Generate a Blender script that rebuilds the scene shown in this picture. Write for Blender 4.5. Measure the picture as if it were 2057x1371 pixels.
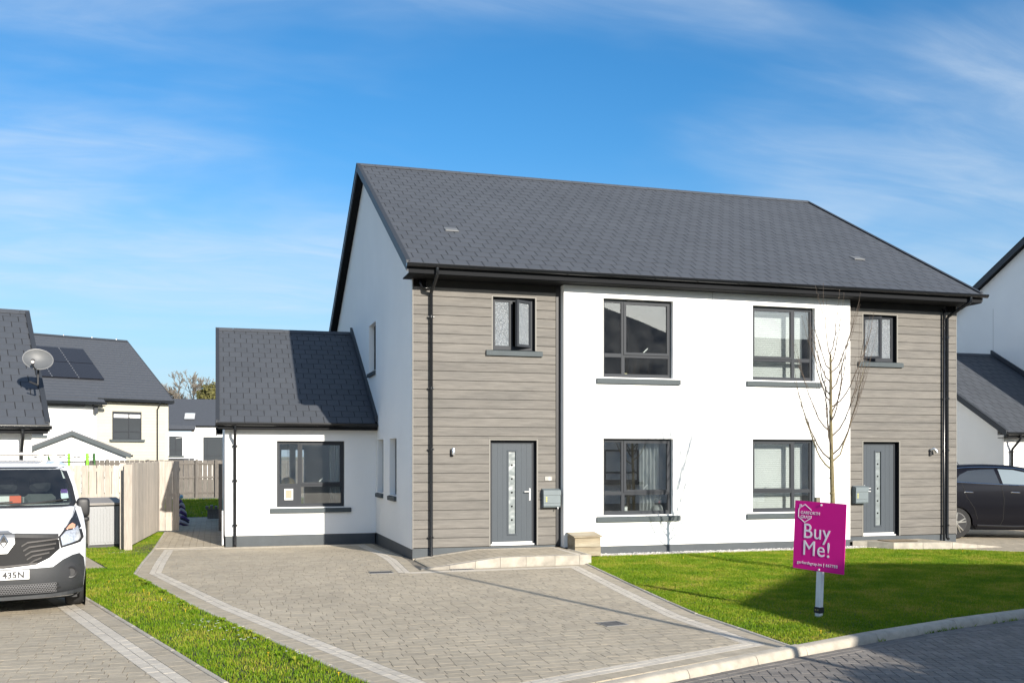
import bpy, math, random
import numpy as np
from mathutils import Vector, Matrix, geometry

# ------------------------------------------------------------------ scene, camera, light
for o in list(bpy.data.objects):
    bpy.data.objects.remove(o)
SC = bpy.context.scene
COL = SC.collection
RAD = math.radians

CAM = (-10.126, -19.058, 2.0176)
YAW = 0.289518
FPX = 1998.14
cd = bpy.data.cameras.new("camera")
cd.sensor_width = 36.0
cd.lens = FPX / 2057 * 36.0
cd.shift_y = (915.28 - 685.5) / 2057
cd.clip_start = 0.1
cd.clip_end = 3000
cam = bpy.data.objects.new("camera", cd)
cam.location = CAM
cam.rotation_euler = (RAD(90), 0, -YAW)
COL.objects.link(cam)
SC.camera = cam

SUN_DIR = Vector((0.265, -1.0, 0.400)).normalized()
SUN_EL = math.asin(SUN_DIR.z)
SUN_AZ = math.atan2(SUN_DIR.x, SUN_DIR.y)
sd = bpy.data.lights.new("sun", 'SUN')
sd.energy = 5.0
sd.angle = RAD(0.5)
sd.color = (1.0, 0.93, 0.82)
so = bpy.data.objects.new("sun", sd)
so.rotation_euler = (-SUN_DIR).to_track_quat('-Z', 'Y').to_euler()
so.location = (5, -30, 30)
COL.objects.link(so)

SC.view_settings.view_transform = 'Standard'
SC.view_settings.look = 'None'
SC.view_settings.gamma = 1.0
SC.view_settings.use_curve_mapping = False
SC.view_settings.exposure = 0.70

W = bpy.data.worlds.new("World")
SC.world = W
W.use_nodes = True
def build_world():
    nt = W.node_tree; N = nt.nodes; L = nt.links
    N.clear()
    out = N.new('ShaderNodeOutputWorld'); bg = N.new('ShaderNodeBackground')
    bg.inputs['Strength'].default_value = 0.11
    sky = N.new('ShaderNodeTexSky'); sky.sky_type = 'NISHITA'
    sky.sun_disc = False
    sky.sun_elevation = SUN_EL; sky.sun_rotation = SUN_AZ
    sky.altitude = 50; sky.air_density = 1.0; sky.dust_density = 1.3; sky.ozone_density = 4.0
    hs = N.new('ShaderNodeHueSaturation'); hs.inputs['Hue'].default_value = 0.497; hs.inputs['Saturation'].default_value = 1.26
    hs.inputs['Value'].default_value = 1.0
    L.new(sky.outputs[0], hs.inputs['Color'])
    def math_(op, a, b=None):
        m = N.new('ShaderNodeMath'); m.operation = op
        for i, q in ((0, a), (1, b)):
            if q is None: continue
            if isinstance(q, (int, float)): m.inputs[i].default_value = q
            else: L.new(q, m.inputs[i])
        return m.outputs[0]
    def rng_(v, a, b, c, d):
        m = N.new('ShaderNodeMapRange'); m.interpolation_type = 'SMOOTHSTEP'
        for i, q in ((1, a), (2, b), (3, c), (4, d)): m.inputs[i].default_value = q
        L.new(v, m.inputs[0]); return m.outputs[0]
    tc = N.new('ShaderNodeTexCoord'); sep = N.new('ShaderNodeSeparateXYZ')
    L.new(tc.outputs['Generated'], sep.inputs[0])
    zz = math_('MAXIMUM', sep.outputs[2], 0.0)
    za = math_('ADD', zz, 0.22)
    cb = N.new('ShaderNodeCombineXYZ')
    L.new(math_('DIVIDE', sep.outputs[0], za), cb.inputs[0]); L.new(math_('DIVIDE', sep.outputs[1], za), cb.inputs[1])
    # thin cirrus on a flat layer: soft veils, and finer fibres inside them
    mp = N.new('ShaderNodeMapping'); mp.inputs['Location'].default_value = (0.4, 4.2, 0); mp.inputs['Rotation'].default_value = (0, 0, RAD(-15)); mp.inputs['Scale'].default_value = (0.7, 1.5, 1)
    L.new(cb.outputs[0], mp.inputs[0])
    n2 = N.new('ShaderNodeTexNoise'); n2.inputs['Scale'].default_value = 1.15; n2.inputs['Detail'].default_value = 5; n2.inputs['Roughness'].default_value = 0.5; n2.inputs['Distortion'].default_value = .4
    L.new(mp.outputs[0], n2.inputs['Vector'])
    mp2 = N.new('ShaderNodeMapping'); mp2.inputs['Rotation'].default_value = (0, 0, RAD(-2)); mp2.inputs['Scale'].default_value = (1.3, 4.2, 1)
    L.new(cb.outputs[0], mp2.inputs[0])
    n1 = N.new('ShaderNodeTexNoise'); n1.inputs['Scale'].default_value = 1.7; n1.inputs['Detail'].default_value = 9; n1.inputs['Roughness'].default_value = 0.62; n1.inputs['Distortion'].default_value = 0.9
    L.new(mp2.outputs[0], n1.inputs['Vector'])
    veil = rng_(n2.outputs[0], .33, .66, 0.0, 1.0)
    fib = rng_(n1.outputs[0], .30, .75, 0.45, 1.0)
    cl = math_('MULTIPLY', math_('MULTIPLY', veil, fib), 0.66)
    # paler air low down, all round
    vx = N.new('ShaderNodeMix'); vx.data_type = 'RGBA'
    L.new(rng_(zz, 0.0, 0.30, 0.66, 0.0), vx.inputs[0]); L.new(hs.outputs[0], vx.inputs[6]); vx.inputs[7].default_value = (2.75, 3.85, 4.95, 1)
    mx = N.new('ShaderNodeMix'); mx.data_type = 'RGBA'
    L.new(cl, mx.inputs[0]); L.new(vx.outputs[2], mx.inputs[6]); mx.inputs[7].default_value = (4.1, 4.7, 5.3, 1)
    L.new(mx.outputs[2], bg.inputs['Color']); L.new(bg.outputs[0], out.inputs[0])
build_world()

# ------------------------------------------------------------------ helpers
rng = random.Random(7)
def camz(x, y):
    return (x - CAM[0]) * math.sin(YAW) + (y - CAM[1]) * math.cos(YAW)
def cpx(x, y, z):
    s, c = math.sin(YAW), math.cos(YAW)
    d = max(camz(x, y), .05)
    return 1028.5 + FPX * ((x - CAM[0]) * c - (y - CAM[1]) * s) / d, 915.28 - FPX * (z - CAM[2]) / d
def in_view(x, y, z, m=25):
    if camz(x, y) < .5: return False
    u, v = cpx(x, y, z)
    return -m < u < 2057 + m and -m < v < 1371 + m
def gh(x, y):
    t = min(max((y - .5) / 4.3, 0), 1)
    return -.07 * t * t * (3 - 2 * t)
def lerp(a, b, t): return a + (b - a) * t
def interp(tab, x): return float(np.interp(x, [t[0] for t in tab], [t[1] for t in tab]))

def root(name, label, cat, loc, group=None):
    o = bpy.data.objects.new(name, None); COL.objects.link(o)
    o.empty_display_size = .2
    o.location = loc; o['label'] = label; o['category'] = cat
    if group: o['group'] = group
    return o
def tag(o, label=None, cat=None, group=None, kind=None):
    if label: o['label'] = label
    if cat: o['category'] = cat
    if group: o['group'] = group
    if kind: o['kind'] = kind
    return o
def wloc(o):
    v = Vector((0, 0, 0))
    while o is not None:
        v = v + o.location; o = o.parent
    return v
def link(name, me, parent=None, loc=(0, 0, 0), rot=None):
    o = bpy.data.objects.new(name, me); COL.objects.link(o)
    if parent is not None:
        o.parent = parent
        o.location = Vector(loc) - wloc(parent)
    else:
        o.location = loc
    if rot: o.rotation_euler = rot
    return o

class MB:
    """collects shapes; build() links them as one mesh object (built unrotated; turn the thing's root afterwards)"""
    def __init__(s, T=None):
        s.v = []; s.f = []; s.r = []; s.m = []; s.T = T; s.mi = 0; s.rn = 0.5
    def add(s, vs, fs):
        n = len(s.v)
        if s.T: vs = [s.T(*p) for p in vs]
        s.v += [tuple(p) for p in vs]
        for f in fs:
            s.f.append([i + n for i in f]); s.r.append(s.rn); s.m.append(s.mi)
        return s
    def box(s, x0, x1, y0, y1, z0, z1):
        return s.add([(x0,y0,z0),(x1,y0,z0),(x1,y1,z0),(x0,y1,z0),(x0,y0,z1),(x1,y0,z1),(x1,y1,z1),(x0,y1,z1)],
              [(0,3,2,1),(4,5,6,7),(0,1,5,4),(1,2,6,5),(2,3,7,6),(3,0,4,7)])
    def cbox(s, x0, x1, y0, y1, z0, z1, c=.01):
        """box with chamfered vertical and front/top edges (profile in XZ extruded along Y with insets)"""
        vs = []; 
        def ring(y, i):
            return [(x0+i+c,y,z0+i),(x1-i-c,y,z0+i),(x1-i,y,z0+i+c),(x1-i,y,z1-i-c),(x1-i-c,y,z1-i),(x0+i+c,y,z1-i),(x0+i,y,z1-i-c),(x0+i,y,z0+i+c)]
        for y, i in ((y0, c), (y0+c, 0), (y1-c, 0), (y1, c)): vs += ring(y, i)
        fs = [tuple(range(7,-1,-1)), tuple(range(24,32))]
        for k in range(3):
            for j in range(8):
                a = k*8+j; b = k*8+(j+1)%8
                fs.append((a, b, b+8, a+8))
        return s.add(vs, fs)
    def quad(s, a, b, c, d): return s.add([a, b, c, d], [(0,1,2,3)])
    def poly(s, pts): return s.add(pts, [tuple(range(len(pts)))])
    def prism(s, pts, ext):
        n = len(pts); e = Vector(ext)
        vs = [tuple(p) for p in pts] + [tuple(Vector(p)+e) for p in pts]
        fs = [tuple(range(n-1,-1,-1)), tuple(range(n,2*n))]
        for i in range(n): fs.append((i,(i+1)%n,n+(i+1)%n,n+i))
        return s.add(vs, fs)
    def tube(s, pts, rad, n=6, cap=True):
        pts = [Vector(p) for p in pts]
        if not hasattr(rad, '__len__'): rad = [rad]*len(pts)
        vs = []; fs = []; ref = None
        for i, p in enumerate(pts):
            d = (pts[min(i+1,len(pts)-1)] - pts[max(i-1,0)])
            if d.length < 1e-9: d = Vector((0,0,1))
            d.normalize()
            if ref is None:
                ref = Vector((1,0,0)) if abs(d.x) < .8 else Vector((0,1,0))
            a = (ref - d*ref.dot(d)).normalized(); b = d.cross(a); ref = a
            for k in range(n):
                t = 2*math.pi*k/n
                vs.append(tuple(p + (a*math.cos(t) + b*math.sin(t))*rad[i]))
        for i in range(len(pts)-1):
            for k in range(n):
                fs.append((i*n+k, i*n+(k+1)%n, (i+1)*n+(k+1)%n, (i+1)*n+k))
        if cap:
            fs.append(tuple(range(n-1,-1,-1))); fs.append(tuple(range((len(pts)-1)*n, len(pts)*n)))
        return s.add(vs, fs)
    def lathe(s, prof, c=(0,0,0), n=16, axis='z'):
        vs = []; fs = []
        for (r, h) in prof:
            for k in range(n):
                t = 2*math.pi*k/n; a, b = r*math.cos(t), r*math.sin(t)
                p = (a,b,h) if axis=='z' else ((a,h,b) if axis=='y' else (h,a,b))
                vs.append((c[0]+p[0], c[1]+p[1], c[2]+p[2]))
        m = len(prof)
        for i in range(m-1):
            for k in range(n): fs.append((i*n+k,i*n+(k+1)%n,(i+1)*n+(k+1)%n,(i+1)*n+k))
        fs.append(tuple(range(n-1,-1,-1))); fs.append(tuple(range((m-1)*n,m*n)))
        return s.add(vs, fs)
    def mesh(s, name, mats, org, smooth=False):
        me = bpy.data.meshes.new(name)
        me.from_pydata([(x-org[0],y-org[1],z-org[2]) for x,y,z in s.v], [], s.f)
        for m in (mats if isinstance(mats,(list,tuple)) else [mats]): me.materials.append(m)
        a = me.attributes.new('rnd','FLOAT','FACE'); a.data.foreach_set('value', s.r)
        if any(s.m): me.polygons.foreach_set('material_index', s.m)
        if smooth:
            me.polygons.foreach_set('use_smooth', [True]*len(s.f))
            try: me.set_sharp_from_angle(angle=RAD(smooth if smooth > 1 else 40))
            except Exception: pass
        me.update()
        return me
    def build(s, name, mats, parent=None, smooth=False, loc=None):
        if not s.v: return None
        if loc is None:
            A = np.array(s.v); mn, mxx = A.min(0), A.max(0)
            loc = ((mn[0]+mxx[0])/2, (mn[1]+mxx[1])/2, mn[2])
        return link(name, s.mesh(name, mats, loc, smooth), parent, loc)

# ------------------------------------------------------------------ materials
MATS = {}
def M(name, col, rough=.6, var=.0, ns=3.0, na=.0, bump=.0, bs=None, metal=0, spec=.5, stretch=(1,1,1), tint=None, coat=0, nd=4, patch=0):
    """procedural surface: base colour, per-piece variation, noise in world space, fine relief"""
    if name in MATS: return MATS[name]
    m = bpy.data.materials.new(name); m.use_nodes = True
    nt = m.node_tree; N = nt.nodes; L = nt.links
    b = N['Principled BSDF']
    b.inputs['Roughness'].default_value = rough; b.inputs['Metallic'].default_value = metal
    b.inputs['Specular IOR Level'].default_value = spec
    b.inputs['Coat Weight'].default_value = coat
    if coat: b.inputs['Coat Roughness'].default_value = .05
    b.inputs['Base Color'].default_value = (*col, 1)
    fac = None
    geo = N.new('ShaderNodeNewGeometry')
    mp = N.new('ShaderNodeMapping'); mp.inputs['Scale'].default_value = stretch
    L.new(geo.outputs['Position'], mp.inputs[0])
    cur = None
    rndsock = None
    if var or na:
        at = N.new('ShaderNodeAttribute'); at.attribute_name = 'rnd'
        oi = N.new('ShaderNodeObjectInfo')
        ad = N.new('ShaderNodeMath'); ad.operation='ADD'; L.new(at.outputs['Fac'], ad.inputs[0]); L.new(oi.outputs['Random'], ad.inputs[1])
        fr = N.new('ShaderNodeMath'); fr.operation='FRACT'; L.new(ad.outputs[0], fr.inputs[0]); rndsock = fr.outputs[0]
        off = N.new('ShaderNodeVectorMath'); off.operation='ADD'
        sc = N.new('ShaderNodeVectorMath'); sc.operation='SCALE'; sc.inputs[0].default_value=(7.3,3.1,5.7); L.new(rndsock, sc.inputs['Scale'])
        L.new(mp.outputs[0], off.inputs[0]); L.new(sc.outputs[0], off.inputs[1])
        vec = off.outputs[0] if var else mp.outputs[0]
        no = N.new('ShaderNodeTexNoise'); no.inputs['Scale'].default_value = ns; no.inputs['Detail'].default_value = nd; no.inputs['Roughness'].default_value=.62
        L.new(vec, no.inputs['Vector'])
        m1 = N.new('ShaderNodeMapRange'); m1.inputs[1].default_value=.25; m1.inputs[2].default_value=.75; m1.inputs[3].default_value=1-na; m1.inputs[4].default_value=1+na
        L.new(no.outputs[0], m1.inputs[0])
        m2 = N.new('ShaderNodeMapRange'); m2.inputs[3].default_value=1-var; m2.inputs[4].default_value=1+var; L.new(rndsock, m2.inputs[0])
        mm = N.new('ShaderNodeMath'); mm.operation='MULTIPLY'; L.new(m1.outputs[0], mm.inputs[0]); L.new(m2.outputs[0], mm.inputs[1])
        if patch:                                    # soft wear and weathering that runs across the pieces
            pn = N.new('ShaderNodeTexNoise'); pn.inputs['Scale'].default_value = .55; pn.inputs['Detail'].default_value = 7; pn.inputs['Roughness'].default_value = .6; L.new(geo.outputs['Position'], pn.inputs['Vector'])
            pm_ = N.new('ShaderNodeMapRange'); pm_.inputs[1].default_value=.3; pm_.inputs[2].default_value=.7; pm_.inputs[3].default_value=1-patch; pm_.inputs[4].default_value=1+patch
            L.new(pn.outputs[0], pm_.inputs[0]); mk = N.new('ShaderNodeMath'); mk.operation='MULTIPLY'; L.new(mm.outputs[0], mk.inputs[0]); L.new(pm_.outputs[0], mk.inputs[1]); mm = mk
        base = N.new('ShaderNodeMix'); base.data_type='RGBA'; base.inputs[6].default_value=(*col,1); base.inputs[7].default_value=(*(tint or col),1)
        n3 = N.new('ShaderNodeTexNoise'); n3.inputs['Scale'].default_value = ns*.23; n3.inputs['Detail'].default_value=3
        L.new(vec, n3.inputs['Vector'])
        r3 = N.new('ShaderNodeMapRange'); r3.inputs[1].default_value=.4; r3.inputs[2].default_value=.65; L.new(n3.outputs[0], r3.inputs[0]); L.new(r3.outputs[0], base.inputs[0])
        vm = N.new('ShaderNodeVectorMath'); vm.operation='SCALE'; L.new(base.outputs[2], vm.inputs[0]); L.new(mm.outputs[0], vm.inputs['Scale'])
        L.new(vm.outputs[0], b.inputs['Base Color'])
    if bump:
        nb = N.new('ShaderNodeTexNoise'); nb.inputs['Scale'].default_value = bs or ns*6; nb.inputs['Detail'].default_value=3
        L.new(mp.outputs[0], nb.inputs['Vector'])
        bp = N.new('ShaderNodeBump'); bp.inputs['Strength'].default_value=bump; bp.inputs['Distance'].default_value=.01
        L.new(nb.outputs[0], bp.inputs['Height']); L.new(bp.outputs[0], b.inputs['Normal'])
    MATS[name] = m
    return m
def glass(name, refl=.16, tint=(.90,.93,.93), rough=.0, frosted=False, wob=.02, nsc=95, lo=.45):
    if name in MATS: return MATS[name]
    m = bpy.data.materials.new(name); m.use_nodes = True
    nt = m.node_tree; N = nt.nodes; L = nt.links
    N.remove(N['Principled BSDF'])
    out = N['Material Output']
    gl = N.new('ShaderNodeBsdfGlossy'); gl.inputs['Roughness'].default_value = rough
    mix = N.new('ShaderNodeMixShader')
    if frosted:
        tr = N.new('ShaderNodeBsdfDiffuse'); tr.inputs[0].default_value=(*tint,1)
    else:
        tr = N.new('ShaderNodeBsdfTransparent'); tr.inputs[0].default_value=(*tint,1)
    fr = N.new('ShaderNodeFresnel'); fr.inputs[0].default_value=1.5
    mr = N.new('ShaderNodeMapRange'); mr.inputs[1].default_value=.04; mr.inputs[2].default_value=1; mr.inputs[3].default_value=refl; mr.inputs[4].default_value=1
    base = tr.outputs[0]
    if not frosted:                                   # a film of dust on the pane
        df = N.new('ShaderNodeBsdfDiffuse'); df.inputs[0].default_value = (.75,.75,.74,1)
        dm = N.new('ShaderNodeMixShader'); dn = N.new('ShaderNodeTexNoise'); dn.inputs['Scale'].default_value = 4; dn.inputs['Detail'].default_value = 6
        dg = N.new('ShaderNodeNewGeometry'); L.new(dg.outputs['Position'], dn.inputs['Vector'])
        dr = N.new('ShaderNodeMapRange'); dr.inputs[1].default_value=.3; dr.inputs[2].default_value=.75; dr.inputs[3].default_value=.003; dr.inputs[4].default_value=.022
        L.new(dn.outputs[0], dr.inputs[0]); L.new(dr.outputs[0], dm.inputs[0]); L.new(tr.outputs[0], dm.inputs[1]); L.new(df.outputs[0], dm.inputs[2]); base = dm.outputs[0]
    L.new(fr.outputs[0], mr.inputs[0]); L.new(mr.outputs[0], mix.inputs[0]); L.new(base, mix.inputs[1]); L.new(gl.outputs[0], mix.inputs[2])
    geo = N.new('ShaderNodeNewGeometry')
    nb = N.new('ShaderNodeTexNoise'); nb.inputs['Scale'].default_value = nsc if frosted else 1.2; nb.inputs['Detail'].default_value=1
    L.new(geo.outputs['Position'], nb.inputs['Vector'])
    bp = N.new('ShaderNodeBump'); bp.inputs['Strength'].default_value= .9 if frosted else wob; bp.inputs['Distance'].default_value=.02
    L.new(nb.outputs[0], bp.inputs['Height']); L.new(bp.outputs[0], gl.inputs['Normal'])
    if frosted:
        L.new(bp.outputs[0], tr.inputs['Normal'])
        mc = N.new('ShaderNodeMapRange'); mc.inputs[1].default_value=.35; mc.inputs[2].default_value=.62; mc.inputs[3].default_value=lo; mc.inputs[4].default_value=1
        L.new(nb.outputs[0], mc.inputs[0])
        vs = N.new('ShaderNodeVectorMath'); vs.operation='SCALE'; vs.inputs[0].default_value=tint; L.new(mc.outputs[0], vs.inputs['Scale']); L.new(vs.outputs[0], tr.inputs[0])
    L.new(mix.outputs[0], out.inputs[0])
    MATS[name] = m
    return m

m_render = M('white_render', (.85,.85,.83), .85, na=.03, ns=.9, bump=.25, bs=90)
m_plinth = M('plinth_paint', (.062,.072,.080), .7, na=.12, ns=4, bump=.2, bs=60)
m_slate = M('fibre_slate', (.066,.072,.083), .62, patch=.05, var=.05, ns=9, na=.06, spec=.28, bump=.12, bs=50)
m_slatebed = M('slate_underlay', (.008,.008,.009), .9)
m_slatefar = M('slate_far', (.062,.067,.077), .55, na=.15, ns=6, stretch=(1,1,3))
m_trim = M('anthracite_trim', (.045,.050,.058), .5, na=.05, spec=.25)
m_soffit = M('soffit_board', (.013,.014,.016), .75, spec=.12)
m_frame = M('anthracite_upvc', (.036,.040,.047), .5, na=.03, spec=.16)
m_sill = M('grey_sill', (.070,.084,.090), .6, na=.08, spec=.2, ns=6)
m_pvc = M('black_pvc', (.010,.011,.013), .22)
m_board = M('timber_effect_board', (.172,.161,.146), .75, spec=.2, var=.05, ns=2.2, na=.20, bump=.35, bs=9, stretch=(1.3,1,16), tint=(.146,.138,.127))
m_trimboard = M('board_trim', (.19,.18,.16), .6)
m_cream = M('cream_board', (.46,.435,.36), .7, var=.03, na=.03)
m_gap = M('dark_gap', (.03,.028,.026), .9)
m_door = M('door_grey', (.060,.072,.085), .5, spec=.25, na=.04, bump=.08, bs=30, stretch=(6,6,.6))
m_chrome = M('chrome', (.75,.75,.75), .18, metal=1)
m_white = M('white_plastic', (.78,.78,.77), .35)
m_glass = glass('window_glass')
m_frost = glass('frosted_glass', .08, (.26,.29,.32), .2, True)
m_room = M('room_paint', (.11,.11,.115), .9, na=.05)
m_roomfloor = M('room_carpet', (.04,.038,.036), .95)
m_fabric = M('curtain_cloth', (.36,.37,.37), .9, na=.05)
m_blind = M('blind_slat', (.72,.72,.70), .5)
m_pav = M('grey_block', (.400,.345,.262), .9, spec=.2, patch=.09, var=.07, ns=14, na=.12, bump=.4, bs=140, tint=(.36,.315,.245))
m_pavl = M('light_block', (.52,.468,.39), .85, patch=.08, var=.06, ns=14, na=.12, bump=.5, bs=140)
m_road = M('charcoal_block', (.175,.157,.138), .8, var=.16, ns=12, na=.16, bump=.5, bs=120)
m_joint = M('jointing_sand', (.19,.165,.13), .95, na=.6, ns=7)
m_kerb = M('concrete_kerb', (.40,.36,.295), .85, patch=.12, var=.07, ns=9, na=.2, bump=.4, bs=90)
m_soil = M('soil', (.055,.06,.018), .95, na=.4, ns=6)
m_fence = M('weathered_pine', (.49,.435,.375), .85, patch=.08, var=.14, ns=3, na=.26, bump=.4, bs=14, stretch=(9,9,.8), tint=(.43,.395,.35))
m_darkwood = M('dark_pine', (.14,.125,.11), .85, var=.15, ns=4, na=.25, bump=.4, bs=12, stretch=(6,6,1))  # pine in a darker tone than the front fences
m_crate = M('pale_pine', (.33,.29,.215), .8, var=.08, ns=3, na=.22, bump=.3, bs=14, stretch=(1.5,8,9), tint=(.25,.20,.13))
m_bark = M('young_bark', (.175,.145,.075), .9, na=.35, ns=25, bump=.4, bs=60)
m_twig = M('red_brown_twig', (.10,.075,.055), .8, na=.2)
m_black = M('black_plastic', (.018,.018,.02), .5)
m_rubber = M('tyre_rubber', (.02,.02,.021), .85, na=.2, ns=30)

# ------------------------------------------------------------------ paving
def clip(subj, conv):
    out = list(subj)
    n = len(conv)
    ar = sum(conv[i][0]*conv[(i+1)%n][1]-conv[(i+1)%n][0]*conv[i][1] for i in range(n))
    if ar < 0: conv = conv[::-1]
    for i in range(n):
        a = conv[i]; b = conv[(i+1)%n]
        ex, ey = b[0]-a[0], b[1]-a[1]
        inp = out; out = []
        if not inp: return []
        for k in range(len(inp)):
            p = inp[k-1]; q = inp[k]
            dp = ex*(p[1]-a[1])-ey*(p[0]-a[0]); dq = ex*(q[1]-a[1])-ey*(q[0]-a[0])
            if dq >= 0:
                if dp < 0:
                    t = dp/(dp-dq); out.append((p[0]+(q[0]-p[0])*t, p[1]+(q[1]-p[1])*t))
                out.append(q)
            elif dp >= 0:
                t = dp/(dp-dq); out.append((p[0]+(q[0]-p[0])*t, p[1]+(q[1]-p[1])*t))
    # drop doubles
    res = []
    for p in out:
        if not res or (abs(p[0]-res[-1][0])+abs(p[1]-res[-1][1])) > 1e-4: res.append(p)
    if len(res) > 1 and (abs(res[0][0]-res[-1][0])+abs(res[0][1]-res[-1][1])) < 1e-4: res.pop()
    return res
def area2(p): return sum(p[i][0]*p[(i+1)%len(p)][1]-p[(i+1)%len(p)][0]*p[i][1] for i in range(len(p)))/2
def paver(mb, p, z=0.0, gap=.0028, ch=.0012, depth=.03, zf=gh, tilt=.0006):
    n = len(p)
    if area2(p) < 0: p = p[::-1]
    cx = sum(q[0] for q in p)/n; cy = sum(q[1] for q in p)/n
    def ins(d):
        o = []
        for i in range(n):                       # mitred inset
            a, b, c = p[i-1], p[i], p[(i+1)%n]
            e1 = Vector((b[0]-a[0], b[1]-a[1])); e2 = Vector((c[0]-b[0], c[1]-b[1]))
            if e1.length < 1e-6 or e2.length < 1e-6: o.append(b); continue
            e1.normalize(); e2.normalize()
            n1 = Vector((-e1.y, e1.x)); n2 = Vector((-e2.y, e2.x)); m = n1+n2
            k = d/max(.35, 1+n1.dot(n2))
            o.append((b[0]+m.x*k, b[1]+m.y*k))
        return o
    tx, ty = rng.uniform(-tilt,tilt)/.1, rng.uniform(-tilt,tilt)/.1
    dz = rng.uniform(-tilt, tilt)
    z0 = z + zf(cx, cy)
    o1, o2 = ins(gap), ins(gap+ch)
    h = lambda q: z + zf(q[0], q[1]) + dz + tx*(q[0]-cx) + ty*(q[1]-cy)
    vs = [(q[0],q[1],z0-depth) for q in o1] + [(q[0],q[1],h(q)-ch*.8) for q in o1] + [(q[0],q[1],h(q)) for q in o2]
    fs = [tuple(range(2*n,3*n))]
    for i in range(n):
        j = (i+1)%n
        fs.append((i,j,n+j,n+i)); fs.append((n+i,n+j,2*n+j,2*n+i))
    mb.rn = rng.random()
    mb.add(vs, fs)
def lay(blocks, mats, parent, name, stuffname, limit=300, z=0.0, **kw):
    """blocks = (polygon, material index); the ones that show largest are objects, the rest is one stuff part"""
    bl = []
    for p, mi in blocks:
        a = abs(area2(p))
        if len(p) < 3 or a < .0006: continue
        cx = sum(q[0] for q in p)/len(p); cy = sum(q[1] for q in p)/len(p)
        d = max(camz(cx,cy),1)
        bl.append((a/d**3 if in_view(cx,cy,z) else a/d**3*1e-6, p, mi))
    bl.sort(key=lambda t: -t[0])
    for w, p, mi in bl[:limit]:
        mb = MB(); paver(mb, p, z, **kw); mb.build(name, mats[mi], parent)
    rest = MB()
    for w, p, mi in bl[limit:]:
        rest.mi = mi; paver(rest, p, z, **kw)
    o = rest.build(stuffname, mats, parent)
    if o: o['kind'] = 'stuff'
def offset_line(pl, d):
    """polyline moved d to its left"""
    out = []
    for i in range(len(pl)):
        ns = []
        if i > 0: e = Vector(pl[i])-Vector(pl[i-1]); e.normalize(); ns.append(Vector((-e.y,e.x)))
        if i < len(pl)-1: e = Vector(pl[i+1])-Vector(pl[i]); e.normalize(); ns.append(Vector((-e.y,e.x)))
        if len(ns) == 2:
            m = ns[0]+ns[1]; k = d/max(.3, 1+ns[0].dot(ns[1])); out.append((pl[i][0]+m.x*k, pl[i][1]+m.y*k))
        else: out.append((pl[i][0]+ns[0].x*d, pl[i][1]+ns[0].y*d))
    return out
def course(pl, d0, d1, length, mi, stag=0.0, jit=0):
    """one row of blocks along a polyline between offsets d0 and d1"""
    A, B = offset_line(pl, d0), offset_line(pl, d1)
    res = []
    for i in range(len(pl)-1):
        a0, a1, b0, b1 = A[i], A[i+1], B[i], B[i+1]
        Ls = math.dist(pl[i], pl[i+1]); n = max(1, round(Ls/length))
        ts = [0]
        t = (stag if stag else 1)/n
        while t < 1-.25/n: ts.append(t); t += 1/n
        ts.append(1)
        L2 = lambda p, q, t: (lerp(p[0],q[0],t), lerp(p[1],q[1],t))
        for t0, t1 in zip(ts[:-1], ts[1:]):
            res.append(([L2(a0,a1,t0), L2(a0,a1,t1), L2(b0,b1,t1), L2(b0,b1,t0)], mi))
    return res
def field(poly, mi, rows=.16, lens=(.16,.2,.24), ang=0.0, seed=3):
    r = random.Random(seed)
    ca, sa = math.cos(ang), math.sin(ang)
    to = lambda p: (p[0]*ca+p[1]*sa, -p[0]*sa+p[1]*ca)
    fr = lambda p: (p[0]*ca-p[1]*sa, p[0]*sa+p[1]*ca)
    q = [to(p) for p in poly]
    x0, x1 = min(p[0] for p in q), max(p[0] for p in q); y0, y1 = min(p[1] for p in q), max(p[1] for p in q)
    res = []; y = y0
    while y < y1:
        x = x0 - r.uniform(0,.25)
        while x < x1:
            l = r.choice(lens)
            c = clip(q, [(x,y),(x+l,y),(x+l,y+rows),(x,y+rows)])
            if len(c) >= 3 and abs(area2(c)) > .0006: res.append(([fr(p) for p in c], mi))
            x += l
        y += rows
    return res
def herringbone(poly, mi, w=.1, ang=RAD(45)):
    ca, sa = math.cos(ang), math.sin(ang)
    to = lambda p: (p[0]*ca+p[1]*sa, -p[0]*sa+p[1]*ca)
    fr = lambda p: (p[0]*ca-p[1]*sa, p[0]*sa+p[1]*ca)
    q = [to(p) for p in poly]
    x0, x1 = min(p[0] for p in q), max(p[0] for p in q); y0, y1 = min(p[1] for p in q), max(p[1] for p in q)
    res = []
    i0, i1 = int(math.floor(x0/w))-2, int(math.ceil(x1/w))+2
    j0, j1 = int(math.floor(y0/w))-2, int(math.ceil(y1/w))+2
    for j in range(j0, j1):
        for i in range(i0, i1):
            k = (i - j) % 4
            if k == 0: r = [(i*w,j*w),((i+2)*w,j*w),((i+2)*w,(j+1)*w),(i*w,(j+1)*w)]
            elif k == 3: r = [(i*w,(j)*w),((i+1)*w,(j)*w),((i+1)*w,(j+2)*w),(i*w,(j+2)*w)]
            else: continue
            if r[2][0] < x0 or r[0][0] > x1 or r[2][1] < y0 or r[0][1] > y1: continue
            c = clip(q, r)
            if len(c) >= 3: res.append(([fr(p) for p in c], mi))
    return res
def inside(p, poly):
    x, y = p; c = False; n = len(poly)
    for i in range(n):
        x1, y1 = poly[i]; x2, y2 = poly[(i+1)%n]
        if (y1 > y) != (y2 > y) and x < (x2-x1)*(y-y1)/(y2-y1)+x1: c = not c
    return c
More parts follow.
